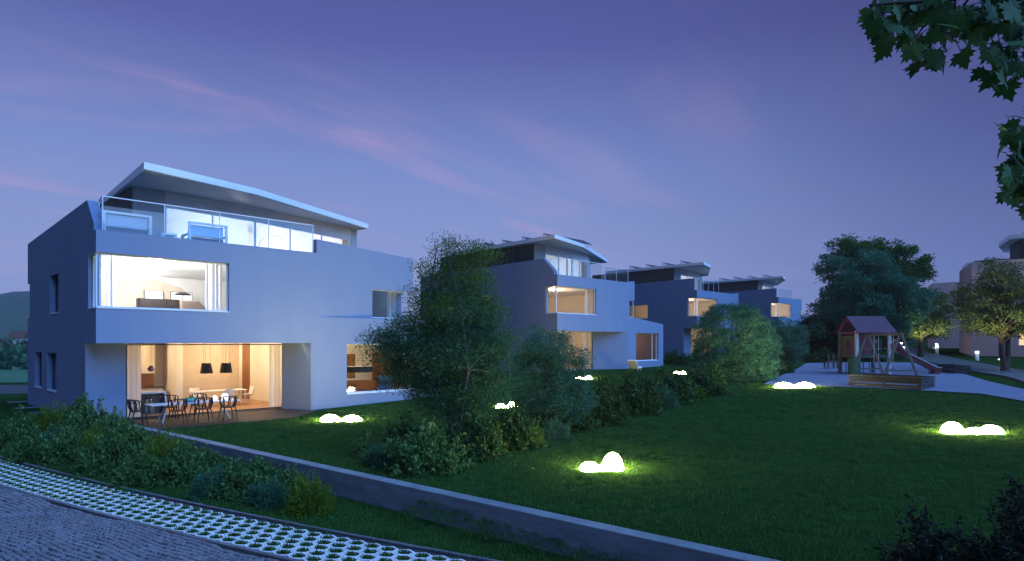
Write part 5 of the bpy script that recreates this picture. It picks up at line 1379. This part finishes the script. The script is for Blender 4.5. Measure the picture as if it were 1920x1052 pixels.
mls = [maple_leaf() for _ in range(5)]
spray = []
for lst, n_, sp in (([(1620, 25), (1650, 55), (1700, 20), (1690, 70), (1760, 30), (1760, 70), (1820, 25), (1800, 55), (1870, 20), (1905, 40), (1850, 90), (1890, 80), (1860, 130), (1855, 150), (1915, 120), (1740, 5), (1660, 0), (1900, 0), (1840, 0), (1935, 60), (1715, 90)], 9, 34), ([(1905, 225), (1880, 250), (1900, 270), (1915, 300), (1875, 300), (1890, 330), (1915, 350), (1880, 365), (1915, 380), (1935, 260), (1945, 330)], 10, 27)):
    for cx, cy in lst:
        for _ in range(n_): spray.append((cx + 26 + random.gauss(0, sp * .6), cy + random.gauss(0, sp * .55), cx + 26, cy))
BP = [q for path in (A, Bp, C_, D_) for a_, b_ in zip(path[:-1], path[1:]) for q in (a_, a_.lerp(b_, .33), a_.lerp(b_, .66), b_)]
twg = MB(); done = set()
for i, (px, py, tx, ty) in enumerate(spray[:300]):
    if (py > 165 and py < 205) or px < 1605 or py > 400 or (px < 1845 and py > 118 and py < 200): continue
    d = random.uniform(5.0, 6.1); p = at(px, py, d) - m0
    hub = at(tx, ty, 5.5); 
    if (tx, ty) not in done:
        done.add((tx, ty)); nb = min(BP, key=lambda q: (q - hub).length); md_ = nb.lerp(hub, .5) + Vector((0, 0, -.03)); twg.tube([nb - m0, md_ - m0, hub - m0], [.012, .009, .006], 5)
    twg.tube([hub - m0, (hub - m0).lerp(p, .6) + Vector((0, 0, .02)), p], [.005, .004, .003], 4)
    o = link('leaf', mls[i % 5], mx, p); s = random.uniform(.14, .25); o.scale = (s, s, s)
    o.rotation_euler = (rad(-90) + random.gauss(0, .5), random.gauss(0, .55), random.gauss(0, .55)) if i % 2 else (rad(-70) + random.gauss(0, .6), random.gauss(0, .6) + PI * (i % 3 == 0), random.uniform(-.9, .9))

twg.build('twigs', 'bark', mx)
# distant village and woods left of the first house
for i, (px, py, d, w, lab) in enumerate(((36, 634, 300, 22, 'far cottage with a dull red roof among the valley trees'), (10, 652, 260, 16, 'far low cottage at the edge of the valley wood'))):
    x = (px - CX) / FPX * d; zc = CAMH + (HY - py) / FPX * d
    k = empty('cottage', (x, d, ground(x, d)), .3, lab, 'house', 'far cottages in the valley'); hb = max(3, zc - ground(x, d)); ww = w * d / FPX * .5
    b = MB(); b.box(-ww, ww, -3.5, 3.5, -2, hb); b.build('wall', 'village_wall', k)
    b = MB(); b.add([(-ww - .4, -4.2, hb), (ww + .4, -4.2, hb), (ww + .4, 4.2, hb), (-ww - .4, 4.2, hb), (-ww - .4, 0, hb + 3.4), (ww + .4, 0, hb + 3.4)], [(0, 1, 5, 4), (2, 3, 4, 5), (0, 4, 3), (1, 2, 5), (3, 2, 1, 0)]); b.build('roof', 'village_roof', k)
fp = []
for _ in range(420):
    a = rad(rng.uniform(-46, -33)); d = rng.uniform(215, 520); x, y = math.sin(a) * d, math.cos(a) * d
    R = rng.uniform(2.2, 5.0); z = ground(x, y) + 3 * 0 + R * .8
    n = 46; dd = rnd_dir(n); fp.append(np.array([x, y, z]) + dd * np.array([R, R, R * 1.2]) * rng.uniform(.6, 1, (n, 1)))
fp = np.concatenate(fp)
tag(leaf_cloud('far_wood', 'tree_dark', fp, rnd_dir(len(fp)), 1.7, 'leaf', None, .9, .2), 'far mixed wood on the valley side beyond the meadow', 'wood', kind='stuff')
fp = []
for _ in range(150):
    a = rad(rng.uniform(10, 50)); d = rng.uniform(170, 260); x, y = math.sin(a) * d, math.cos(a) * d
    R = rng.uniform(2.0, 4.0); n = 46; dd = rnd_dir(n); fp.append(np.array([x, y, ground(x, y) + R * .7]) + dd * np.array([R, R, R * 1.2]) * rng.uniform(.6, 1, (n, 1)))
fp = np.concatenate(fp)
tag(leaf_cloud('far_wood', 'tree_dark', fp, rnd_dir(len(fp)), 1.5, 'leaf', None, .9, .2), 'far belt of trees beyond the last houses', 'wood', kind='stuff')

# ------------------------------------------------------------------ lawn grass: instanced tufts
tp = np.c_[rng.normal(0, .06, (40, 2)), np.zeros(40)]
tuft = bpy.data.objects.new('tuft', blades(tp, .025, .068, .0042, 'tuft', 'grass_blade', .8))
def grass(name, lab, test, rng_u, rng_v, step, dens):
    vs, fs, dn = [], [], []
    us_ = np.arange(rng_u[0], rng_u[1], step); vv = np.arange(rng_v[0], rng_v[1], step)
    for u in us_:
        for v in vv:
            x, y = UV(u + step / 2, v + step / 2)
            if y < 5 or not (-140 < CX + FPX * x / y < 2060): continue
            dd = dens(x, y, u, v)
            if dd <= 0: continue
            k = len(vs)
            for a, c in ((0, 0), (1, 0), (1, 1), (0, 1)):
                X, Y = UV(u + a * step, v + c * step); vs.append((X, Y, ground(X, Y)))
            fs.append((k, k + 1, k + 2, k + 3)); dn.append(dd)
    me = bpy.data.meshes.new(name); me.from_pydata(vs, [], fs); a = me.attributes.new('dens', 'FLOAT', 'FACE'); a.data.foreach_set('value', np.array(dn, np.float32))
    o = tag(link(name, me), lab, 'grass', kind='stuff')
    ng = bpy.data.node_groups.new('grass_nodes', 'GeometryNodeTree')
    ng.interface.new_socket('Geometry', in_out='INPUT', socket_type='NodeSocketGeometry'); ng.interface.new_socket('Geometry', in_out='OUTPUT', socket_type='NodeSocketGeometry')
    n_, l_ = ng.nodes, ng.links
    gi, go = n_.new('NodeGroupInput'), n_.new('NodeGroupOutput')
    ds = n_.new('GeometryNodeDistributePointsOnFaces'); na = n_.new('GeometryNodeInputNamedAttribute'); na.data_type = 'FLOAT'; na.inputs['Name'].default_value = 'dens'
    l_.new(gi.outputs[0], ds.inputs['Mesh']); l_.new(na.outputs[0], ds.inputs['Density'])
    ip = n_.new('GeometryNodeInstanceOnPoints'); oi = n_.new('GeometryNodeObjectInfo'); oi.inputs['Object'].default_value = tuft
    rv = n_.new('FunctionNodeRandomValue'); rv.data_type = 'FLOAT_VECTOR'; rv.inputs[1].default_value = (0, 0, 6.28)
    rs_ = n_.new('FunctionNodeRandomValue'); rs_.data_type = 'FLOAT'; rs_.inputs[2].default_value = .6; rs_.inputs[3].default_value = 1.35
    l_.new(ds.outputs['Points'], ip.inputs['Points']); l_.new(oi.outputs['Geometry'], ip.inputs['Instance']); l_.new(rv.outputs[0], ip.inputs['Rotation']); l_.new(rs_.outputs[1], ip.inputs['Scale'])
    l_.new(ip.outputs[0], go.inputs[0])
    md = o.modifiers.new('grass', 'NODES'); md.node_group = ng
    return o
def dn_lawn(x, y, u, v):
    if u < uw(v) + .05 or v > 40: return 0
    lx, ly = x - H1O[0], y - H1O[1]; t, s = lx * .7041 + ly * .7101, -lx * .7101 + ly * .7041
    if -0.2 < t < 16.4 and s > -.1: return 0
    if 1.3 < t < 8.8 and s > -2.3: return 0
    d = math.hypot(x, y)
    if d > 46: return 0
    q = noise.noise((x * .9, y * .9, 0)) + .5 * noise.noise((x * 2.3, y * 2.3, 4)); w = max(.25, min(1.5, .85 + 1.3 * q))
    return w * dens_at(d)
def dens_at(d):
    return 130 if d < 12 else 90 if d < 17 else 55 if d < 25 else 26 if d < 34 else 14
grass('lawn_grass', 'short mown grass of the lawn', None, (8.5, 48), (-32, 27), .45, dn_lawn)
def dn_low(x, y, u, v):
    if u > uw(v) - .45: return 0
    q = Vector((x, y)) - P0; p = q.dot(PD); n = q.dot(PN) - (.004 * (p - 5.3) ** 2 - .127)
    if n < 1.58: return 0
    return 70 if math.hypot(x, y) < 18 else 35
grass('verge_grass', 'rough grass of the verge between pavers and wall', None, (-6, 10.4), (-2, 34), .7, dn_low)

# ------------------------------------------------------------------ evening air
hz = MB(); hz.box(-1650, 1650, -60, 1640, -25, 135)
ho_ = hz.build('haze', None); tag(ho_, kind='stuff')
hm = bpy.data.materials.new('air'); hm.use_nodes = True; hn = hm.node_tree.nodes; hn.remove(hn['Principled BSDF'])
pvn = hn.new('ShaderNodeVolumePrincipled'); pvn.inputs['Color'].default_value = (.80, .86, 1, 1); pvn.inputs['Density'].default_value = .00022
hm.node_tree.links.new(pvn.outputs[0], hn['Material Output'].inputs['Volume']); ho_.data.materials.append(hm)
